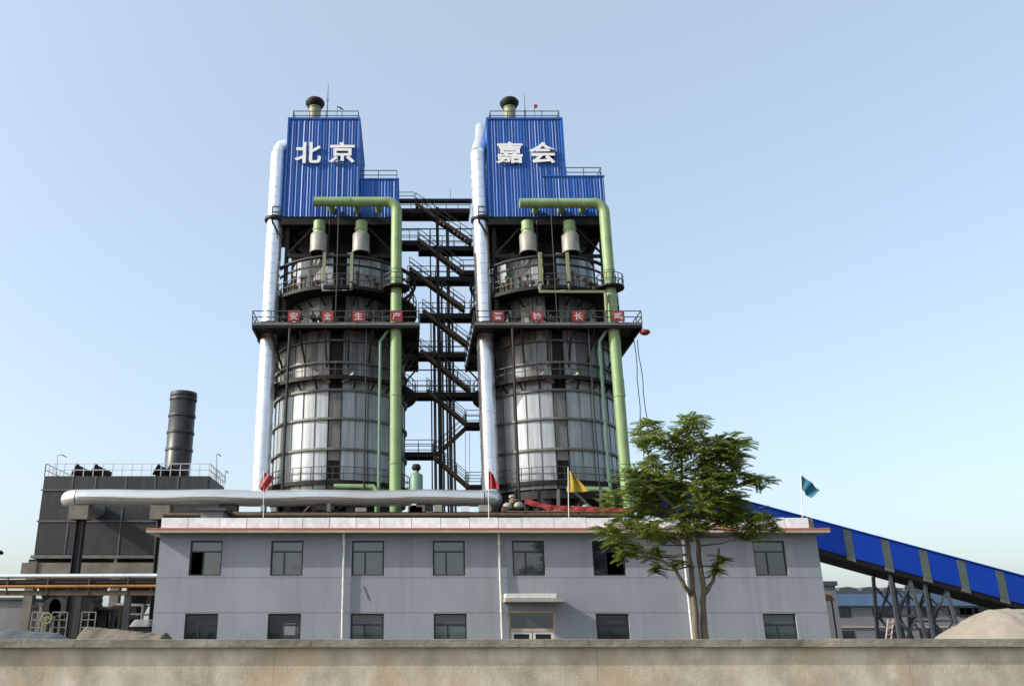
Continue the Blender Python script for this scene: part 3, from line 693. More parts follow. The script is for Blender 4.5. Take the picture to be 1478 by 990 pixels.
def thin_pipe(x, xb, label, hor):
    Yp = 66.6; t = thing('drain_pipe', (x, Yp, 0), label, 'pipe', 'thin green pipes')
    mb = MB(); r = .13; ztop = Zv(493, Yp)
    seamed(mb, [(x, Yp, 4.5), (x, Yp, ztop), (xb, Yp+.15, Zv(476, Yp))], r, 10, 3, .03); mb.build('run', 'green2', t)
    z = Zv(706 if hor else 702, Yp)
    a, b = hor if hor else (Xu(482, 702, Yp), x-.1)
    MB().tube([(a, Yp-.1, z), (b-.35, Yp-.1, z), (b, Yp-.1, z-.35), (b, Yp-.1, z-2.3)], .20, 12).build('foot_branch', 'green', t)
thin_pipe(Xu(547, 650, 66.6), Xu(560, 478, 66.6), 'thin green drain pipe running down the front of the left kiln', None)
thin_pipe(Xu(877, 650, 66.6), Xu(876, 478, 66.6), 'thin green drain pipe running down the front of the right kiln', (Xu(818, 706, 66.6), Xu(882, 706, 66.6)))
# upper yellow pipe on the right kiln
t = thing('yellow_pipe', (15.5, 66.2, zw2), 'slim pale yellow pipe dropping from the ring walkway to the platform of the right kiln', 'pipe')
zz = Zv(421, 66.2)
MB().tube([(Xu(779, 415, 66.2), 66.2, zz+.5), (Xu(779, 415, 66.2), 66.2, zz), (Xu(872, 421, 66.2), 66.2, zz), (Xu(874, 425, 66.2), 66.2, zz-.35), (Xu(874, 440, 66.2), 66.2, zplat)], .14, 10).build('run', 'yellowgreen', t)
# mushroom vent between the kilns
p = at(601, 705, 66.2)
t = thing('vent_vessel', (p.x, p.y, 0), 'small pale green vent vessel with black cowl between the two kilns', 'vessel')
z0, z1 = Zv(705, 66.2), Zv(684, 66.2)
MB().lathe([(0, z0-2), (.5, z0-2), (.5, z1-.1), (.4, z1), (.2, z1+.08), (.2, z1+.3)], (p.x, p.y, 0), 20).build('vessel_body', 'green2', t)
MB().lathe([(.2, z1+.25), (.33, z1+.35), (.36, z1+.55), (.25, z1+.75), (0, z1+.8)], (p.x, p.y, 0), 16).build('cowl', 'black', t)
MB().box(p.x-.6, p.x+.6, p.y-.6, p.y+.6, 0, z0-2).build('plinth', 'concrete', t)

# ------------------------------------------------------------------ red signs on the platform rails
for (ch, u, kx, lab) in (('安', 424, 0, 'leftmost'), ('全', 473, 0, 'second'), ('生', 517.5, 0, 'third'), ('产', 572.5, 0, 'last'),
                         ('警', 719, 1, 'leftmost'), ('钟', 775, 1, 'second'), ('长', 835, 1, 'third'), ('鸣', 893, 1, 'last')):
    p = at(u, 456.5, 65.9)
    t = thing('red_sign', (p.x, 65.93, zplat), '%s of four red signs on the %s kiln platform railing, reading %s' % (lab, 'right' if kx else 'left', ch), 'sign', 'red safety signs')
    d = .56
    MB().box(p.x-d*.86, p.x+d*.86, 65.90, 65.925, zplat+.1, zplat+1.0).build('sign_board', 'red', t)
    me = glyphs(ch, .62, .66, .02, .02); me.name = 'sign_character'; me.materials.clear(); me.materials.append(M['pinkletter'])
    put('sign_character', me, t, Vector((p.x, 65.885, zplat+.55))-t.location)
p = at(931, 479.5, 66.3)
t = thing('red_lantern', tuple(p), 'flattened red lantern hanging off the outer corner of the right kiln platform', 'lantern')
MB().lathe([(0, -.24), (.25, -.2), (.40, -.08), (.42, .02), (.34, .14), (.16, .22), (0, .24)], tuple(p), 20).build('lantern_body', 'red', t)
MB().tube([p+Vector((0, 0, .2)), p+Vector((-.6, 0, .75))], .02, 6).build('cord', 'rail', t)
t = thing('hoist_cable', (18.5, 67, zplat-.3), 'slack pair of thin ropes hanging from the right kiln platform down to the tree', 'rope')
for (ua, ub) in ((916, 931), (920, 944)):
    a, b = at(ua, 490, 67.2), at(ub, 690, 67.2)
    MB().tube([a.lerp(b, i/10)+Vector((.05*math.sin(i*1.9+ua), .05*math.cos(i*1.1), 0)) for i in range(11)], .035, 6).build('strand', 'rail', t)

# ------------------------------------------------------------------ stair tower between the kilns
YS = 73.0
t = thing('stair_tower', (3.0, YS, 0), 'open black steel stair tower with bridges and zigzag flights between the two kilns', 'stairs')
def P(u, v, dy=0): q = at(u, v, YS); return Vector((q.x, YS+dy, q.z))
def landing(u0, u1, v, dep=1.6, rail=True, m='black', y0=-.3, rl=1.05):
    a, b = P(u0, v), P(u1, v)
    if dep <= 0: dep = .2
    z = a.z
    mb = MB().box(a.x, b.x, YS+y0, YS+y0+dep, z-.12, z); mb.box(a.x, b.x, YS+y0, YS+y0+.1, z-.42, z-.122).box(a.x, b.x, YS+y0+dep-.1, YS+y0+dep, z-.42, z-.122)
    k = max(1, int((b.x-a.x)/1.0))
    for i in range(k+1):
        x = a.x+(b.x-a.x)*i/k; x = min(max(x, a.x+.05), b.x-.05); mb.box(x-.05, x+.05, YS+y0+.101, YS+y0+dep-.101, z-.36, z-.124)
    o = mb.build('landing', m, t)
    if rail: 
        for yy in (y0+.04, y0+dep-.04): MB().rail([(a.x, YS+yy, z), (b.x, YS+yy, z)], h=rl, gap=1.2, r=.028).build('landing_railing', 'rail', o)
def flight(u0, v0, u1, v1, m='rust', y=(-.35, .55)):
    a, b = P(u0, v0), P(u1, v1); mb = MB()
    for yy in y: mb.bar((a.x, YS+yy, a.z), (b.x, YS+yy, b.z), .06, .30)
    n = max(6, int(abs(a.z-b.z)/.24))
    for i in range(n):
        f = (i+.5)/n; x = a.x+(b.x-a.x)*f; z = a.z+(b.z-a.z)*f
        mb.box(x-.13, x+.13, YS+y[0]+.04, YS+y[1]-.04, z-.02, z+.02)
    o = mb.build('stair_flight', m, t)
    q = MB()
    for yy in y: q.rail([(a.x, YS+yy, a.z+.1), (b.x, YS+yy, b.z+.1)], h=1.0, gap=1.3, r=.026)
    q.build('handrail', 'rail', o)
landing(576, 678, 303, 1.9, rl=.8); 
MB().box(P(574, 290).x, P(682, 290).x, YS-.3, YS+.3, P(0, 292).z, P(0, 289).z).build('top_beam', 'black', t)
MB().rail([P(576, 290, -.2), P(598, 290, -.2)], h=.8, gap=1, r=.026).build('top_railing', 'rail', t)
flight(600, 296, 681, 351); landing(577, 605, 349, 1.6); landing(604, 690, 357, 1.5)
flight(603, 347, 669, 396); landing(664, 690, 392, 1.6); landing(588, 690, 401, 1.4)
flight(591, 389, 671, 448); landing(604, 684, 454, 1.5)
flight(610, 450, 675, 499); landing(602, 672, 510, 1.5)
flight(607, 507, 679, 565); landing(584, 694, 567, 1.6)
flight(616, 564, 673, 612); landing(671, 694, 610, 1.7)
flight(673, 614, 626, 657, y=(.75, 1.55)); landing(582, 626, 653, 1.8)
flight(626, 659, 676, 703); landing(673, 697, 700, 1.6)
for v in (332, 535): MB().bar(P(580, v, -.2), P(690, v, -.2), .09).build('tie_beam', 'black', t)
zl = P(0, 303).z
MB().box(P(633, 500).x-.14, P(633, 500).x+.14, YS-.55, YS-.3+.0, 0, zl).build('column', 'black', t)
for u in (637.5, 646.5): MB().box(P(u, 600).x-.08, P(u, 600).x+.08, YS+1.3, YS+1.46, 0, P(0, 470).z).build('column', 'black', t)
for u, m_, r, top in ((651.5, 'farwall', .16, 312), (629, 'farwall', .13, 455), (641, 'farwall', .09, 400), (657, 'farwall', .1, 420), (624, 'black', .06, 318)):
    x = P(u, 600).x; MB().tube([(x, YS+2.0, 0), (x, YS+2.0, P(0, top).z)], r, 10).build('service_riser', m_, t)
for u in (673, 679): MB().tube([P(u, 620, 1), P(u, 690, 1)], .02, 6).build('hanging_chain', 'rail', t)
MB().tube([P(650, 290), P(650, 274)], .02, 6).build('lightning_rod', 'rail', t)

# ------------------------------------------------------------------ low structures behind the parapet
Yr = 60.0
zr = Zv(741, Yr)
t = thing('pipe_bridge', (Xu(480, 741, Yr), Yr, 0), 'dark low pipe bridge with brown pipes seen between parapet and silver duct', 'pipe rack')
xa, xb = Xu(236, 741, Yr), Xu(915, 741, Yr)
for y in (Yr, Yr+2): MB().box(xa, xb, y-.1, y+.1, zr-.55, zr-.25).build('beam', 'black', t)
for i, (dy, z, r, m_) in enumerate(((.1, .0, .16, 'rust'), (.6, .1, .2, 'black'), (1.2, .22, .13, 'drum'), (1.7, .0, .2, 'rust'))):
    MB().tube([(xa+.5*i, Yr+dy, zr+z-.1), (xb-.9*i, Yr+dy, zr+z-.1)], r, 10).build('pipe', m_, t)
x = xa+.6
while x < xb:
    for y in (Yr, Yr+2): MB().box(x-.13, x+.13, y-.13, y+.13, 0, zr-.55).build('leg', 'black', t)
    x += 5.2
rr = random.Random(11)
for k in range(16):
    x = rr.uniform(xa+6, xb-1.5); h = rr.uniform(.25, .6); wd = rr.uniform(.2, .9)
    MB().box(x-wd/2, x+wd/2, Yr+.5, Yr+1.4, zr+.2, zr+.2+h).build('valve_box', rr.choice(['drum', 'black', 'rust', 'concrete', 'silver']), t)
# plant room behind the office, left of the left kiln
a, b = Xu(290, 740, 58), Xu(322, 740, 58)
t = thing('plant_room', ((a+b)/2, 58, 0), 'small grey plant room roof behind the left end of the office parapet', 'building')
MB().box(a, b, 58, 60, 0, Zv(737, 58)).build('wall', 'farwall', t); MB().box(a-.2, b+.2, 57.8, 60.2, Zv(737, 58)+.003, Zv(737, 58)+.16).build('roof', 'fargrey', t)
# steel frame with stays at right kiln foot
t = thing('equipment_deck', (Xu(800, 735, 62), 62, 0), 'grey equipment deck with pale sacks at the foot of the right kiln', 'platform')
xa, xb = Xu(728, 735, 62), Xu(905, 735, 62); z = Zv(738, 62)
MB().box(xa, xb, 61.6, 66, z-.3, z).build('deck', 'hoop', t)
for x in (xa+.3, (xa+xb)/2, xb-.3): MB().box(x-.15, x+.15, 61.9, 62.2, 0, z-.3).build('leg', 'dark', t)
def lump(c, r, m_, name, parent, seed):
    rr = random.Random(seed); mb = MB(); pr = []
    for i in range(9):
        a = -PI/2+PI*i/8; pr.append((max(0, math.cos(a)**.6*r[0]*rr.uniform(.85, 1.1)) if abs(math.cos(a)) > 1e-6 else 0, math.sin(a)*r[2]))
    mb.lathe(pr, c, 12); mb.v = [(c[0]+(x-c[0])*rr.uniform(.85, 1.2), y, z+rr.uniform(-.04, .04)) for x, y, z in mb.v]; return mb.build(name, m_, parent)
for i, (u, v, s_, m_) in enumerate(((733, 730, .36, 'canopy'), (748, 729, .40, 'drum'), (741, 723, .32, 'earth'), (739, 717, .24, 'canopy'), (826, 733, .22, 'drum'), (846, 731, .24, 'drum'))):
    q = at(u, v, 63.2); lump(q, (s_, s_, s_*.6), m_, 'sack', t, i)
for u, v in ((783, 706), (843, 706)): MB().bar(at(u-16, 708, 64), at(u+10, 732, 64), .16).build('stay', 'lattice', t)
for u in (746, 778, 806, 868): MB().bar(at(u, 706, 63.4), at(u, 738, 63.4), .2).build('post', 'hoop' if u > 800 else 'black', t)
# red cloth banner
Yb = 56.0
t = thing('red_banner', (Xu(830, 730, Yb), Yb, 0), 'long sagging red cloth banner strung in front of the right kiln foot', 'banner')
a, b = at(758, 719, Yb), at(912, 727, Yb)
def sag(f): return .34*min(1, f/.22)-.12*max(0, f-.5)
mb = MB(); vs = []; n = 40
for i in range(n+1):
    f = i/n; q = a.lerp(b, f); hgt = .34+.04*math.sin(i*.9)
    for j in range(4):
        vs.append((q.x, Yb+.03*math.sin(i*1.1+j), q.z-sag(f)-hgt*j/3+.012*math.sin(i*1.3)))
fs = [(i*4+j, (i+1)*4+j, (i+1)*4+j+1, i*4+j+1) for i in range(n) for j in range(3)]
mb.add(vs, fs, True); mb.build('cloth', 'bannercloth', t)
MB().tube([at(735, 738.5, Yb), at(915, 739, Yb)], .07, 8).build('rail', 'rust', t)
for u in (758, 835, 912): MB().bar((Xu(u, 730, Yb), Yb+.1, 0), (Xu(u, 730, Yb), Yb+.1, Zv(718 if u < 800 else 727, Yb)), .07).build('post', 'rail', t)

# ------------------------------------------------------------------ flags on the office roof
def flag(u, vt, vb, m_, label, shape, Yf=41.6, du=0):
    p = at(u, vt, Yf); q = at(u, vb, Yf)
    t = thing('flag', (p.x, Yf, zt), label, 'flag', 'flags along the office parapet')
    MB().tube([(q.x, Yf, zt), (p.x, Yf, p.z)], .022, 6).build('pole', 'whiterail', t)
    mb = MB(); cloth(mb, (p.x, Yf, p.z-.05), 1, 1, shape=shape, amp=.10); mb.build('cloth', m_, t)
k = 1/ppm(690, 41.6)
def quad(pts):
    def f(a, b):
        (x0, y0), (x1, y1), (x2, y2), (x3, y3) = pts       # tl, tr, br, bl  in photo pixels from pole top
        return ((1-b)*((1-a)*x0+a*x1)+b*((1-a)*x3+a*x2))*k, -((1-b)*((1-a)*y0+a*y1)+b*((1-a)*y3+a*y2))*k*1.02
    return f
flag(381, 679, 746, 'flagpink', 'faded red flag hanging diamond shaped before the left silver duct', quad([(1, 1), (16, 8), (4, 31), (-7, 22)]))
flag(705, 676, 746, 'flagred', 'bright red pennant flag in front of the silver duct between the kilns', quad([(0, 1), (6, 6), (14, 27), (0, 28)]))
flag(820, 674, 746, 'flagyellow', 'yellow triangular flag on the office roof before the right kiln', quad([(0, 1), (5, 8), (27, 33), (-3, 34)]))
flag(1156, 683, 746, 'flagteal', 'teal flag on a thin white pole above the right end of the office', quad([(1, 1), (24, 22), (8, 34), (-3, 20)]), du=0)
# ------------------------------------------------------------------ dust filter house (left)
YB = 72.0
bx0, bx1 = Xu(62, 690, YB), Xu(302, 690, YB); zbt = Zv(687, YB); zbb = Zv(801, YB); ybk = YB+6.2
t = thing('dust_filter', ((bx0+bx1)/2, YB, 0), 'large dark steel dust filter casing on concrete legs at the left', 'industrial building')
MB().box(bx0+.08, bx1-.08, YB+.08, ybk-.08, zbb, zbt-.1).build('casing_core', 'casing', t)
seams_top = [62, 105, 138, 182, 224, 257, 302]; zmid = Zv(707, YB); z2_ = Zv(752, YB)
xs = [Xu(u, 698, YB) for u in seams_top]
for a, b in zip(xs, xs[1:]): MB().box(a+.06, b-.06, YB-.03-random.uniform(0, .02), YB+.07, zmid+.08, zbt).build('casing_panel', 'casing', t)
xs2 = [Xu(u, 760, YB) for u in (58, 98, 174, 226, 300)]
for za, zb_ in ((z2_+.05, zmid-.06), (zbb+.05, z2_-.05)):
    for a, b in zip(xs2, xs2[1:]): MB().box(a+.06, b-.06, YB-.02-random.uniform(0, .02), YB+.07, za, zb_).build('casing_panel', 'casing', t)
for za, zb_ in ((zmid+.08, zbt), (z2_+.05, zmid-.06), (zbb+.05, z2_-.05)):
    for i in range(3):
        a = YB+.15+i*2; MB().box(bx1-.07, bx1+.03, a, a+1.9, za, zb_).build('casing_panel', 'casing', t)
st = [MB().box(x-.05, x+.05, YB-.075, YB-.0, zmid, zbt).build('stiffener', 'seam', t) for x in xs[1:-1]]
for x in xs2[1:-1]: MB().box(x-.05, x+.05, YB-.07, YB-.0, zbb, zmid-.1).build('stiffener', 'seam', t)
for z in (zmid, z2_): MB().box(bx0, bx1, YB-.10, YB+.02, z-.06, z+.06).build('stiffener', 'seam', t)
MB().box(bx0-.1, bx1+.1, YB-.15, ybk+.1, zbb-.25, zbb-.004).build('bottom_beam', 'hoop', t)
MB().rail([(bx0+.1, YB, zbt), (bx1-.05, YB, zbt), (bx1-.05, ybk, zbt), (bx0+.1, ybk, zbt), (bx0+.1, YB, zbt)], h=1.05, gap=.8, r=.028).build('roof_railing', 'whiterail', t)
zcb, zct = Zv(828, YB), Zv(812, YB)
MB().box(bx0-.7, bx1+.4, YB-.2, YB+.5, zcb, zct).box(bx0-.7, bx1+.4, ybk-.5, ybk, zcb, zct).build('concrete_beam', 'concrete', t)
for u in (44, 167, 270):
    for y in (YB-.3, ybk-.6):
        x = Xu(u, 850, YB); MB().box(x-.36, x+.36, y, y+.72, 0, zcb-.003 if u != 44 else zct+.1).build('concrete_leg', 'concrete', t)
for u in (105, 167):
    x = Xu(u, 806, YB); MB().box(x-.12, x+.12, YB, YB+.3, zct, zbb-.25).build('stub_post', 'yellowgreen', t)
for u in (80, 132, 205):
    c = Xu(u, 850, YB+3); zt_, zb_ = zbb-.25, Zv(885, YB+3); hw_ = 1.75; r = .3
    vs = [(c-hw_, YB+1, zt_), (c+hw_, YB+1, zt_), (c+hw_, YB+5, zt_), (c-hw_, YB+5, zt_), (c-r, YB+2.7, zb_), (c+r, YB+2.7, zb_), (c+r, YB+3.3, zb_), (c-r, YB+3.3, zb_)]
    MB().add(vs, [(0, 1, 5, 4), (1, 2, 6, 5), (2, 3, 7, 6), (3, 0, 4, 7), (4, 5, 6, 7), (3, 2, 1, 0)]).build('hopper', 'casing', t)
    MB().tube([(c, YB+3, zb_), (c, YB+3, zb_-1.2)], .35, 12).build('hopper_outlet', 'casing', t)
for u in (117, 144, 234, 252):
    x = Xu(u, 682, YB+1); p = Vector((x-.55, YB+1, zbt+.75)); q = Vector((x+.75, YB+1.4, zbt+.12))
    f_ = MB().tube([p, q], [.45, .5], 14).tube([p-(q-p)*.04, p+(q-p)*.06], .52, 14); f_.box(x-.5, x+.7, YB+.7, YB+1.6, zbt-.05, zbt+.18).build('roof_fan', 'black', t)
# chimney
cx, cy = Xu(258.5, 650, YB+2.5), YB+2.5
ch = thing('chimney', (cx, cy, zbt), 'round dark grey steel chimney with bands rising behind the dust filter roof', 'chimney')
zc0, zc1 = zbt-.3, Zv(568, cy); rc = 1.13
MB().lathe([(rc, zc0), (rc, zc1), (rc-.06, zc1), (rc-.06, zc1-1.5)], (cx, cy, 0), 40).build('chimney_shell', 'stack', ch)
for v in (577, 601, 625, 650): MB().ring(rc-.02, rc+.07, -.1, .1, (cx, cy, Zv(v, cy)), 40).build('chimney_band', 'stack', ch)
MB().ring(rc-.02, rc+.05, -.3, .02, (cx, cy, zc1), 40).build('chimney_rim', 'stack', ch)
for (u, vb, vt, du, lab) in ((83, 686, 657, 9, 'thin lamp post with drooping head on the left end of the dust filter roof'),
                             (313, 690, 656, 4, 'thin lamp post on the right rear corner of the dust filter roof'),
                             (325, 700, 680, 3, 'short lamp post lowest on the right side of the dust filter roof')):
    p, q = at(u, vb, YB+3), at(u, vt, YB+3); l = thing('roof_lamp', (p.x, p.y, zbt), lab, 'lamp', 'lamps on the dust filter roof')
    MB().tube([(p.x, p.y, zbt-.1), q, q+Vector((du*.04, 0, .05))], .028, 6).build('post', 'rail', l)
    MB().bar(q+Vector((du*.04, 0, .05)), q+Vector((du*.09, 0, -.15)), .14, .08).build('lamp_head', 'rail', l)
from mathutils import noise as mno
def heapnoise(x, y, a): return a*(mno.noise((x*.9, y*.9, 3.1))+.6*mno.noise((x*2.3, y*2.3, 1.7))+.4*mno.noise((x*5.5, y*5.5, 9.2)))
# ------------------------------------------------------------------ left yard: pipe rack and plant
YP = 55.0
t = thing('yard_pipe_rack', (Xu(100, 845, YP), YP, 0), 'steel rack carrying silver and orange pipes across the yard left of the office', 'pipe rack')
xa, xb = Xu(-160, 845, YP), Xu(232, 845, YP)+2
def hp(v, r, m_, name, dy=0): MB().tube([(xa, YP+dy, Zv(v, YP+dy)), (xb, YP+dy, Zv(v-1.5, YP+dy))], r, 12).build(name, m_, t)
hp(832, .14, 'silver', 'silver_pipe'); hp(842, .12, 'black', 'black_pipe'); hp(847, .10, 'orange', 'orange_pipe', -.2); hp(838, .06, 'black', 'cable_pipe', .5)
MB().box(xa, xb, YP-.15, YP+.15, Zv(859, YP), Zv(852, YP)).build('rack_beam', 'rust', t)
for u in (10, 68, 128, 184):
    x = Xu(u, 860, YP); MB().box(x-.04, x+.04, YP-.2, YP-.12, Zv(859, YP), Zv(833, YP)).build('hanger', 'rail', t)
for u in (-60, 112, 183):
    x = Xu(u, 880, YP); MB().box(x-.2, x+.2, YP-.12, YP+.12, 0, Zv(859, YP)-.003).build('post', 'casing', t)
t = thing('tarpaulin_mound', (Xu(50, 915, 30), 30, 0), 'low grey tarpaulin covered mound behind the wall at far left', 'mound')
mb = MB(); n = 60; vs = []
xl_, xr_ = Xu(-120, 915, 30), Xu(125, 915, 30)
for i in range(n+1):
    f = i/n
    for j in range(17):
        g = j/16; h = (Zv(901, 30)+.0)*(1-.18*f-max(0, f-.75)*1.2)*math.sin(PI*min(1, max(0, g)))**.5
        vs.append((xl_+(xr_-xl_)*f, 29+4*g, max(0, h)))
mb.add(vs, [(i*17+j, (i+1)*17+j, (i+1)*17+j+1, i*17+j+1) for i in range(n) for j in range(16)], True); mb.v = [(x, y, z+(heapnoise(x, y, .10) if z > .1 else 0)) for x, y, z in mb.v]; mb.build('cover', 'asphalt', t)
t = thing('earth_mound', (Xu(170, 915, 36), 36, 0), 'low brown earth bank between tarpaulin mound and office corner', 'mound')
mb = MB(); vs = []; xl_, xr_ = Xu(85, 915, 36), Xu(250, 915, 36)
for i in range(n+1):
    f = i/n
    for j in range(17):
        g = j/16; vs.append((xl_+(xr_-xl_)*f, 35+4*g, max(0, Zv(904+12*f, 36)*math.sin(PI*g)**.5*min(1, f*6)*min(1, (n-i)*.15))))
mb.add(vs, [(i*17+j, (i+1)*17+j, (i+1)*17+j+1, i*17+j+1) for i in range(n) for j in range(16)], True); mb.v = [(x, y, z+(heapnoise(x, y, .14) if z > .1 else 0)) for x, y, z in mb.v]; mb.build('bank', 'earth', t)
t = thing('pump_skid', (Xu(80, 890, 62), 62, 0), 'pump skid with valve wheel and pale pipe frame under the dust filter', 'machine')
for u0, u1 in ((46, 62), (75, 97), (118, 138)):
    mb = MB(); a, b = Xu(u0, 890, 62), Xu(u1, 890, 62); z0, z1 = Zv(905, 62), Zv(883, 62)
    for z in (z0, (z0+z1)/2, z1): mb.bar((a, 62, z), (b, 62, z), .06)
    for x in (a, (a+b)/2, b): mb.bar((x, 62, 0), (x, 62, z1), .06)
    mb.build('pipe_frame', 'drum', t)
p = at(67, 892, 61.8); mb = MB(); mb.tube([(p.x+.36*math.cos(a*PI/8), p.y, p.z+.36*math.sin(a*PI/8)) for a in range(17)], .05, 8)
for a in range(4): mb.bar(p, p+Vector((.36*math.cos(a*PI/2), 0, .36*math.sin(a*PI/2))), .05)
mb.build('valve_wheel', 'yellowgreen', t)
MB().tube([(p.x, p.y, p.z), (p.x, 63, p.z)], .16, 10).build('valve_stem', 'cream', t)
for u, v in ((92, 876), (128, 877), (82, 877)): q = at(u, v, 66); MB().tube([(q.x, 65, q.z), (q.x, 67, q.z)], .7, 16).tube([(q.x, 66, 0), (q.x, 66, q.z-.4)], .2, 8).build('motor', 'casing', t)
MB().box(Xu(45, 915, 64), Xu(232, 915, 64), 63, 68, 0, .9).build('plinth', 'concrete', t)
rc_ = random.Random(4)
for k_ in range(26):
    q = at(rc_.uniform(50, 222), rc_.uniform(866, 902), rc_.uniform(66, 70)); w_ = rc_.uniform(.15, .7); h_ = rc_.uniform(.2, .8)
    if k_ % 3 == 0: MB().tube([(q.x-w_*2, q.y, q.z), (q.x+w_*2, q.y, q.z), (q.x+w_*2, q.y, .5)], rc_.uniform(.06, .16), 8).build('feed_pipe', rc_.choice(['casing', 'rust', 'drum', 'dark']), t)
    else: MB().box(q.x-w_/2, q.x+w_/2, q.y, q.y+.6, .4, q.z+.0).box(q.x-w_*.7, q.x+w_*.7, q.y-.1, q.y+.7, q.z+.003, q.z+h_*.4).build('cabinet', rc_.choice(['casing', 'dark', 'casing', 'concrete']), t)
a, b = Xu(190, 905, 60), Xu(222, 905, 60)
t = thing('covered_stack', ((a+b)/2, 60, 0), 'stack under a pale plastic sheet beside the office corner', 'stack')
mb = MB(); vs = []
for i in range(9):
    for j in range(7): vs.append((a+(b-a)*i/8, 59.4+1.2*j/6, (Zv(895, 60)+.08*math.sin(i*1.7+j*2.3)) if 0 < i < 8 and 0 < j < 6 else Zv(904, 60)))
mb.add(vs, [(i*7+j, (i+1)*7+j, (i+1)*7+j+1, i*7+j+1) for i in range(8) for j in range(6)], True); mb.build('plastic_sheet', 'farwall', t)
MB().box(a+.1, b-.1, 59.5, 60.5, 0, Zv(904, 60)+.02).build('crate', 'dark', t)
t = thing('warehouse', (Xu(-20, 880, 110), 110, 0), 'distant low grey warehouse beyond the yard at far left', 'building')
xa, xb = Xu(-150, 880, 110), Xu(34, 880, 110)
MB().box(xa, xb, 110, 130, 0, Zv(865, 110)).build('wall', 'farwall', t); MB().box(xa-.4, xb+.4, 109.6, 130.4, Zv(865, 110)+.003, Zv(862, 110)).build('roof', 'fargrey', t)
# street lamp head at the left frame edge
p = at(-2, 797, 40)
t = thing('street_lamp', (p.x-1.6, 40, 0), 'dark street lamp head poking in at the left picture edge', 'lamp')
MB().tube([(p.x-1.6, 40, 0), (p.x-1.6, 40, p.z), (p.x-1.2, 40, p.z+.25), (p.x-.2, 40, p.z+.1)], .05, 8).build('post', 'rail', t)
MB().lathe([(0, -.12), (.2, -.08), (.22, 0), (.12, .09), (0, .11)], tuple(p), 14).build('lamp_head', 'black', t)

# ------------------------------------------------------------------ conveyor gallery (right)
YG = 71.0
g = thing('conveyor_gallery', (Xu(1290, 800, YG), YG, 0), 'long sloping bright blue conveyor gallery with grey window strips at the right', 'conveyor')
def gt(u): return 724.5+(u-1080)*(832-724.5)/(1478-1080)
ua, ub = 905, 1600
A, B = at(ua, gt(ua), YG), at(ub, gt(ub), YG)
th = 2.25; wd = 3.2
dirv = (B-A).normalized()
def gp(f, dz, dy): q = A.lerp(B, f); return (q.x, YG+dy, q.z+dz)
def slab(mb, f0, f1, z0, z1, y0, y1):
    vs = [gp(f, z, y) for f in (f0, f1) for (y, z) in ((y0, z0), (y1, z0), (y1, z1), (y0, z1))]
    mb.add(vs, [(0, 1, 2, 3), (7, 6, 5, 4), (0, 4, 5, 1), (1, 5, 6, 2), (2, 6, 7, 3), (3, 7, 4, 0)])
mb = MB(); slab(mb, 0, 1, -th, -.02, .03, wd); mb.build('gallery_core', 'blue2', g)
us = [1225, 1280, 1335, 1390, 1446, 1502, 1556]
fcs = []
for u in us:
    v = gt(u)+20; x = Xu(u, v, YG); fcs.append((x-A.x)/(B.x-A.x))
hwf = .34/(B.x-A.x)
prev = 0
for fc in fcs+[None]:
    f1 = fc-hwf if fc is not None else 1
    mb = MB(); n = max(1, round((f1-prev)*(B.x-A.x)/1.1))
    for i in range(n):
        a = prev+(f1-prev)*i/n; b = prev+(f1-prev)*(i+1)/n
        sl = MB(); slab(sl, a+.0001, b-.0001, -th, -.0, -.03+random.uniform(-.002, 0), .028); sl.build('wall_sheet', 'blue2', g)
    if fc is not None:
        sl = MB(); slab(sl, fc-hwf+.0004, fc+hwf-.0004, -th-.05, -.06, -.045, .028); sl.build('window_strip', 'strip', g)
        sl = MB(); slab(sl, fc-hwf-.0001, fc+hwf+.0001, -th-.3, -th-.06, -.05, .028); sl.build('strip_foot', 'hoop', g)
        prev = fc+hwf
mb = MB(); slab(mb, 0, 1, .003, .09, -.14, wd+.14); mb.build('roof', 'blue2', g)
mb = MB(); slab(mb, 0, 1, -th-.45, -th-.31, .0, wd-.06); mb.build('belt_frame', 'black', g)
mb = MB(); slab(mb, 0, 1, -th-.31, -th-.003, .04, wd-.1); mb.build('underside', 'black', g)
# trestles
def trestle(u0, u1, w_, label, loc_v):
    ya, yb = YG+.3, YG+wd-.3
    def top(u): return A.z+(Xu(u, 840, YG)-A.x)/(B.x-A.x)*(B.z-A.z)-th-.45
    xs_ = (Xu(u0, 845, YG), Xu(u1, 845, YG)); t = thing('trestle', ((xs_[0]+xs_[1])/2, YG+1.6, 0), label, 'trestle', 'lattice trestles under the conveyor')
    zt_ = A.z+((xs_[0]+xs_[1])/2-A.x)/(B.x-A.x)*(B.z-A.z)-th-.5
    corners = [(x, y) for x in xs_ for y in (ya, yb)]
    sp = .35
    cx_ = sum(xs_)/2
    for (x, y) in corners:
        s_ = 1 if x > cx_ else -1
        MB().bar((x+s_*sp, y+(.4 if y > YG+1.6 else -.4), 0), (x, y, zt_+(-.27*(x-cx_))), .22).build('leg', 'lattice', t)
    q = MB()
    for y in (ya, yb):
        for za, zb_ in ((.3, zt_*.5), (zt_*.5, zt_-.3)):
            q.bar((xs_[0]-.2, y, za), (xs_[1]+.1, y, zb_), .12); q.bar((xs_[1]+.2, y+.13, za), (xs_[0]-.1, y+.13, zb_), .12)
        q.bar((xs_[0]-.2, y, zt_*.5), (xs_[1]+.2, y, zt_*.5), .14)
    for x in xs_:
        q.bar((x, ya, .3), (x, yb, zt_*.5), .12); q.bar((x, yb, zt_*.5), (x, ya, zt_-.2), .12)
    q.build('bracing', 'lattice', t)
trestle(1290, 1318, 0, 'dark lattice trestle carrying the blue conveyor, the one nearer the office', 0)
trestle(1338, 1368, 0, 'dark lattice trestle carrying the blue conveyor, the one nearer the sand heap', 0)
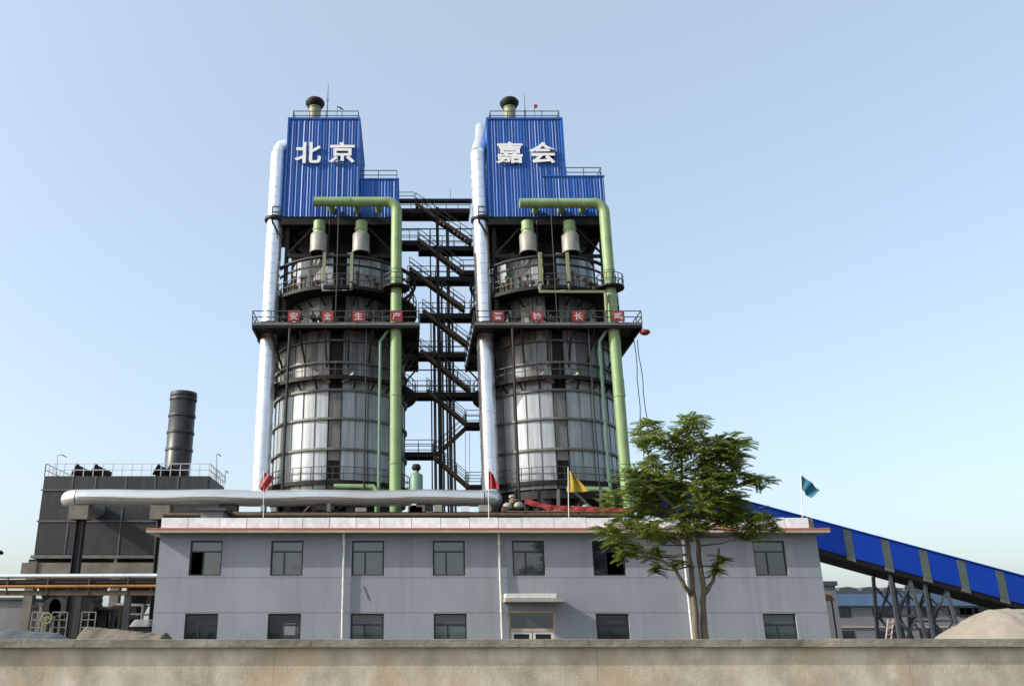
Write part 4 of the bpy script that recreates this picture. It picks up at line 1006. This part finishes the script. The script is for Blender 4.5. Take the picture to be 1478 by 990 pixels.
a = at(1187, 835, YG)
t = thing('conveyor_pier', (a.x, YG+1.5, 0), 'grey concrete pier under the blue conveyor right beside the office corner', 'pier')
MB().box(a.x-.3, a.x+.3, YG+.6, YG+2.6, 0, Zv(800, YG)).build('pier_shaft', 'farwall', t)

# ------------------------------------------------------------------ workshop behind (right)
YW = 108.0
xa, xb = Xu(1150, 880, YW), Xu(1442, 880, YW)
t = thing('workshop', ((xa+xb)/2, YW, 0), 'long pale two storey workshop with light blue roof band behind the conveyor trestles', 'building')
zw_ = Zv(874, YW)
MB().box(xa, xb, YW, YW+14, 0, zw_).build('wall', 'farwall', t)
MB().box(xa-.3, xb+.3, YW-.5, YW+14.3, zw_+.003, Zv(857, YW)).build('roof_band', 'paleblue', t)
n = 9; L = (xb-xa)/n
for i in range(n): 
    x = xa+i*L; MB().prism([(x, Zv(857, YW)+.004), (x+L-.05, Zv(857, YW)+.004), (x+L-.3, Zv(848.5, YW)), (x+L*.5, Zv(846, YW)), (x+.3, Zv(848.5, YW))], YW+.3, YW+13).build('roof_bay', 'fargrey', t)
MB().box(xa, xb, YW-.15, YW-.002, Zv(905.5, YW), Zv(903.5, YW)).build('string_course', 'cream', t)
for i in range(8):
    u = 1213+i*31*1.0+ (29*i if False else 0)
    u = 1213+i*62*.5
    if i % 2: continue
    for v0, v1 in ((890, 877), (923, 910)):
        x = Xu(u, 885, YW); fr_ = MB().box(x-1.25, x+1.25, YW-.06, YW-.004, Zv(v0, YW), Zv(v1, YW)).build('window', 'frame', t)
        for k_ in (-1, 0, 1): MB().box(x+k_*.78-.34, x+k_*.78+.34, YW-.075, YW-.062, Zv(v0, YW)+.1, Zv(v1, YW)-.1).build('pane', 'glassdark', fr_)
x = Xu(1400, 885, YW)
for v0, v1 in ((888, 877),):
    fr_ = MB().box(x-2.6, x+2.6, YW-.06, YW-.004, Zv(v0, YW), Zv(v1, YW)).build('window', 'frame', t)
    for k_ in (-2, -1, 0, 1, 2): MB().box(x+k_*.98-.42, x+k_*.98+.42, YW-.075, YW-.062, Zv(v0, YW)+.1, Zv(v1, YW)-.1).build('pane', 'glassdark', fr_)
a, b = Xu(1180, 850, 95), Xu(1206, 850, 95)
t = thing('roof_shed', ((a+b)/2, 95, 0), 'small dark shed with flat roof next to the office corner under the conveyor', 'shed')
MB().box(a, b, 95, 98, 0, Zv(845, 95)).build('wall', 'farwall', t); MB().box(a-.2, b+.2, 94.8, 98.2, Zv(845, 95)+.003, Zv(838.5, 95)).build('roof', 'fargrey', t)
t = thing('dump_truck_bed', (Xu(1196, 863, 80), 80, 0), 'small orange awning sticking out just right of the office corner', 'awning')
q = at(1196, 863, 80); MB().prism([(q.x-.7, q.z-.2), (q.x+.5, q.z-.2), (q.x+.3, q.z+.25), (q.x-.7, q.z+.4)], 80, 81.5).build('sheet', 'orange', t)
MB().box(q.x-.65, q.x-.55, 80.2, 80.3, 0, q.z-.2).box(q.x+.3, q.x+.4, 80.2, 80.3, 0, q.z-.2).build('post', 'dark', t)
t['category'] = 'awning'; t.name = 'awning'
# ladder / fence bits by trestle
q = at(1286, 905, 69)
t = thing('wooden_ladder', (q.x, 69, 0), 'pale timber ladder leaning beside the nearer conveyor trestle', 'ladder')
a0, a1 = at(1276, 925, 69), at(1288, 893, 69)
a0.z = 0
for d in (-.2, .2): MB().bar(a0+Vector((d, 0, 0)), a1+Vector((d, .2, 0)), .08).build('ladder_rail', 'cream', t)
for i in range(6): f = (i+.5)/6; c = a0.lerp(a1, f); MB().bar(c+Vector((-.2, .1, 0)), c+Vector((.2, .1, 0)), .06).build('rung', 'cream', t)
# sand heap and net
YZ = 62.0
xa, xb = Xu(1378, 920, YZ), Xu(1560, 920, YZ)
t = thing('sand_heap', (Xu(1450, 915, YZ), YZ, 0), 'pale sand heap behind the wall at the right edge', 'sand heap')
prof = [(1368, 935), (1385, 919), (1400, 905), (1420, 890), (1440, 880), (1460, 878), (1500, 878), (1560, 882), (1620, 905), (1650, 940)]
mb = MB(); vs = []; m_ = 25; NP = 60
for i in range(NP+1):
    f = i/NP*(len(prof)-1); k_ = min(int(f), len(prof)-2); g = f-k_
    u = prof[k_][0]*(1-g)+prof[k_+1][0]*g; v = prof[k_][1]*(1-g)+prof[k_+1][1]*g
    x = Xu(u, v, YZ); zt_ = max(.02, Zv(v, YZ))
    for j in range(m_):
        a = j/(m_-1); y = YZ-4+10*a; z = zt_*math.sin(PI*a)**.7; vs.append((x, y, z+(heapnoise(x, y, .13) if z > .15 else 0)))
mb.add(vs, [(i*m_+j, (i+1)*m_+j, (i+1)*m_+j+1, i*m_+j+1) for i in range(NP) for j in range(m_-1)], True); mb.build('heap', 'sand', t)
t2 = MB(); vs = []
for i in range(10):
    u = 1438+i*9; x = Xu(u, 890, YZ)
    for j in range(4): vs.append((x, YZ-2.2-.4*j, Zv(886.5+2.5*j+.6*math.sin(i), YZ)*.985+.12))
t2.add(vs, [(i*4+j, (i+1)*4+j, (i+1)*4+j+1, i*4+j+1) for i in range(9) for j in range(3)], True)
tag(t2.build('cover_net', 'net'), 'green dust net lying over the top of the sand heap', 'net')

# ------------------------------------------------------------------ tree
YT = 31.0
base = at(1011, 918, YT); base.z = 0
tr = thing('tree', tuple(base), 'tall leafy tree with forked pale trunk standing before the office, right of centre', 'tree')
rt = random.Random(21)
def T(u, v, dy=0): q = at(u, v, YT); return Vector((q.x, YT+dy, q.z))
wood = MB()
def limb(pts, r0, r1, n=8):
    pts = [Vector(p) for p in pts]; out = []
    for i in range(len(pts)-1):
        for k in range(3):
            p = pts[i].lerp(pts[i+1], k/3)
            if i or k: p = p+Vector((rt.uniform(-1, 1), rt.uniform(-1, 1), 0))*.03
            out.append(p)
    out.append(pts[-1]); m = len(out)-1
    wood.tube(out, [r0+(r1-r0)*(i/m)**.8 for i in range(m+1)], n); return out
s1 = limb([base+Vector((-.2, 0, 0)), T(1004, 905, -.05), T(999, 850, -.1), T(993, 800, -.1), T(989, 760, 0), T(986, 720, .1), T(985, 660, .1), T(984, 620, 0)], .135, .028, 10)
s2 = limb([base+Vector((.12, .1, 0)), T(1016, 905, .05), T(1017, 850, .15), T(1011, 800, .2), T(1009, 760, .3), T(1018, 720, .3), T(1025, 670, .2), T(1030, 640, .3)], .145, .028, 10)
limb([T(1003, 864), T(985, 848, -.3), T(968, 822, -.5), T(945, 808, -.6), T(915, 795, -.7)], .10, .025)
limb([T(1018, 856, .1), T(1032, 838, .2), T(1041, 812, .3), T(1042, 790, .3)], .09, .03)
limb([T(990, 760), T(968, 735, -.6), T(935, 715, -1), T(905, 700, -1.2)], .10, .02)
limb([T(1008, 765), T(1040, 745, .7), T(1075, 735, 1.0), T(1105, 745, 1.1)], .09, .02)
limb([T(988, 730), T(965, 690, .7), T(945, 650, .9), T(938, 625, .8)], .09, .02)
limb([T(1018, 720, .3), T(1045, 690, -.4), T(1065, 665, -.5)], .08, .02)
limb([T(1000, 780), T(950, 770, -.5), T(905, 765, -.9), T(875, 763, -1)], .06, .015)
clumps = [(985, 622, 22), (945, 612, 22), (930, 640, 20), (968, 640, 26), (1005, 628, 24), (1040, 652, 26), (1068, 655, 18), (1062, 640, 9), (957, 672, 30), (995, 668, 32), (1030, 680, 32), (1062, 688, 26),
          (1080, 700, 16), (905, 692, 24), (925, 715, 26), (895, 715, 18), (958, 722, 32), (1000, 728, 36), (1045, 722, 32), (1076, 722, 16), (1000, 600, 8), (938, 752, 22), (985, 755, 24), (1070, 752, 22), (1040, 752, 20),
          (1022, 650, 26), (1015, 705, 30), (1066, 712, 18), (975, 702, 28), (940, 700, 24), (1040, 740, 24), (1010, 760, 20), (912, 745, 18), (1100, 745, 9), (872, 764, 16), (895, 775, 18), (918, 790, 17), (940, 800, 15), (925, 768, 18), (960, 772, 16), (1068, 772, 15), (1122, 757, 10), (1042, 806, 9), (1035, 822, 7), (972, 812, 10), (1092, 765, 14), (905, 800, 10), (952, 818, 9)]
leafv = []; leaff = []
def leaflet(p, d, nrm, L, wd_):
    s_ = d.cross(nrm).normalized()*wd_/2; b = len(leafv)
    leafv.extend([tuple(p), tuple(p+d*L*.45+s_-nrm*.01), tuple(p+d*L-nrm*L*.12), tuple(p+d*L*.45-s_-nrm*.01)]); leaff.append((b, b+1, b+2, b+3))
def compound(p, az, droop, L):
    d = Vector((math.cos(az), math.sin(az), droop)).normalized(); n = 8
    side = d.cross(Vector((0, 0, 1))).normalized(); nrm = side.cross(d).normalized()
    roll = rt.uniform(-.5, .5); side, nrm = (side*math.cos(roll)+nrm*math.sin(roll)), (nrm*math.cos(roll)-side*math.sin(roll))
    for i in range(n):
        f = (i+1)/n; q = p+d*L*f-Vector((0, 0, 1))*L*.16*f*f
        for s_ in (-1, 1):
            dd = (side*s_*.85+d*.5-Vector((0, 0, .12))).normalized(); leaflet(q, dd, nrm, .16*(1.1-.3*f), .066)
for (u, v, r) in clumps:
    rm_ = r/ppm(v, YT)
    dpt = rt.uniform(-1.1, 1.1) if r > 15 else rt.uniform(-.5, .5)
    c = T(u, v, dpt)
    # feeder twig from nearest stem point
    src = min(s1+s2, key=lambda q: (q-c).length+max(0, (q.z-c.z))*1.2)
    limb([src, src.lerp(c, .5)+Vector((0, 0, -.12)), c], .035, .012, 5)
    nl = int(11+r*r*.105)
    for i in range(nl):
        while True:
            q = Vector((rt.uniform(-1, 1), rt.uniform(-1, 1), rt.uniform(-1, 1)))
            if .15 < q.length < 1: break
        p = c+Vector((q.x*rm_, q.y*rm_*1.1, q.z*rm_*.75))
        az = math.atan2(q.y, q.x)+rt.uniform(-.8, .8)
        compound(p-Vector((math.cos(az), math.sin(az), 0))*.2, az, rt.uniform(-.35, .45), rt.uniform(.35, .58))
    for i in range(int(r/4)):
        q = Vector((rt.uniform(-1, 1), rt.uniform(-1, 1), rt.uniform(-.6, .7))); limb([c, c+q*rm_*.8], .014, .006, 4)
wood.build('trunk', 'bark', tr)
lv = MB(); lv.v = leafv; lv.f = leaff; lv.sm = [False]*len(leaff)
lv.build('crown', 'leaf', tr)
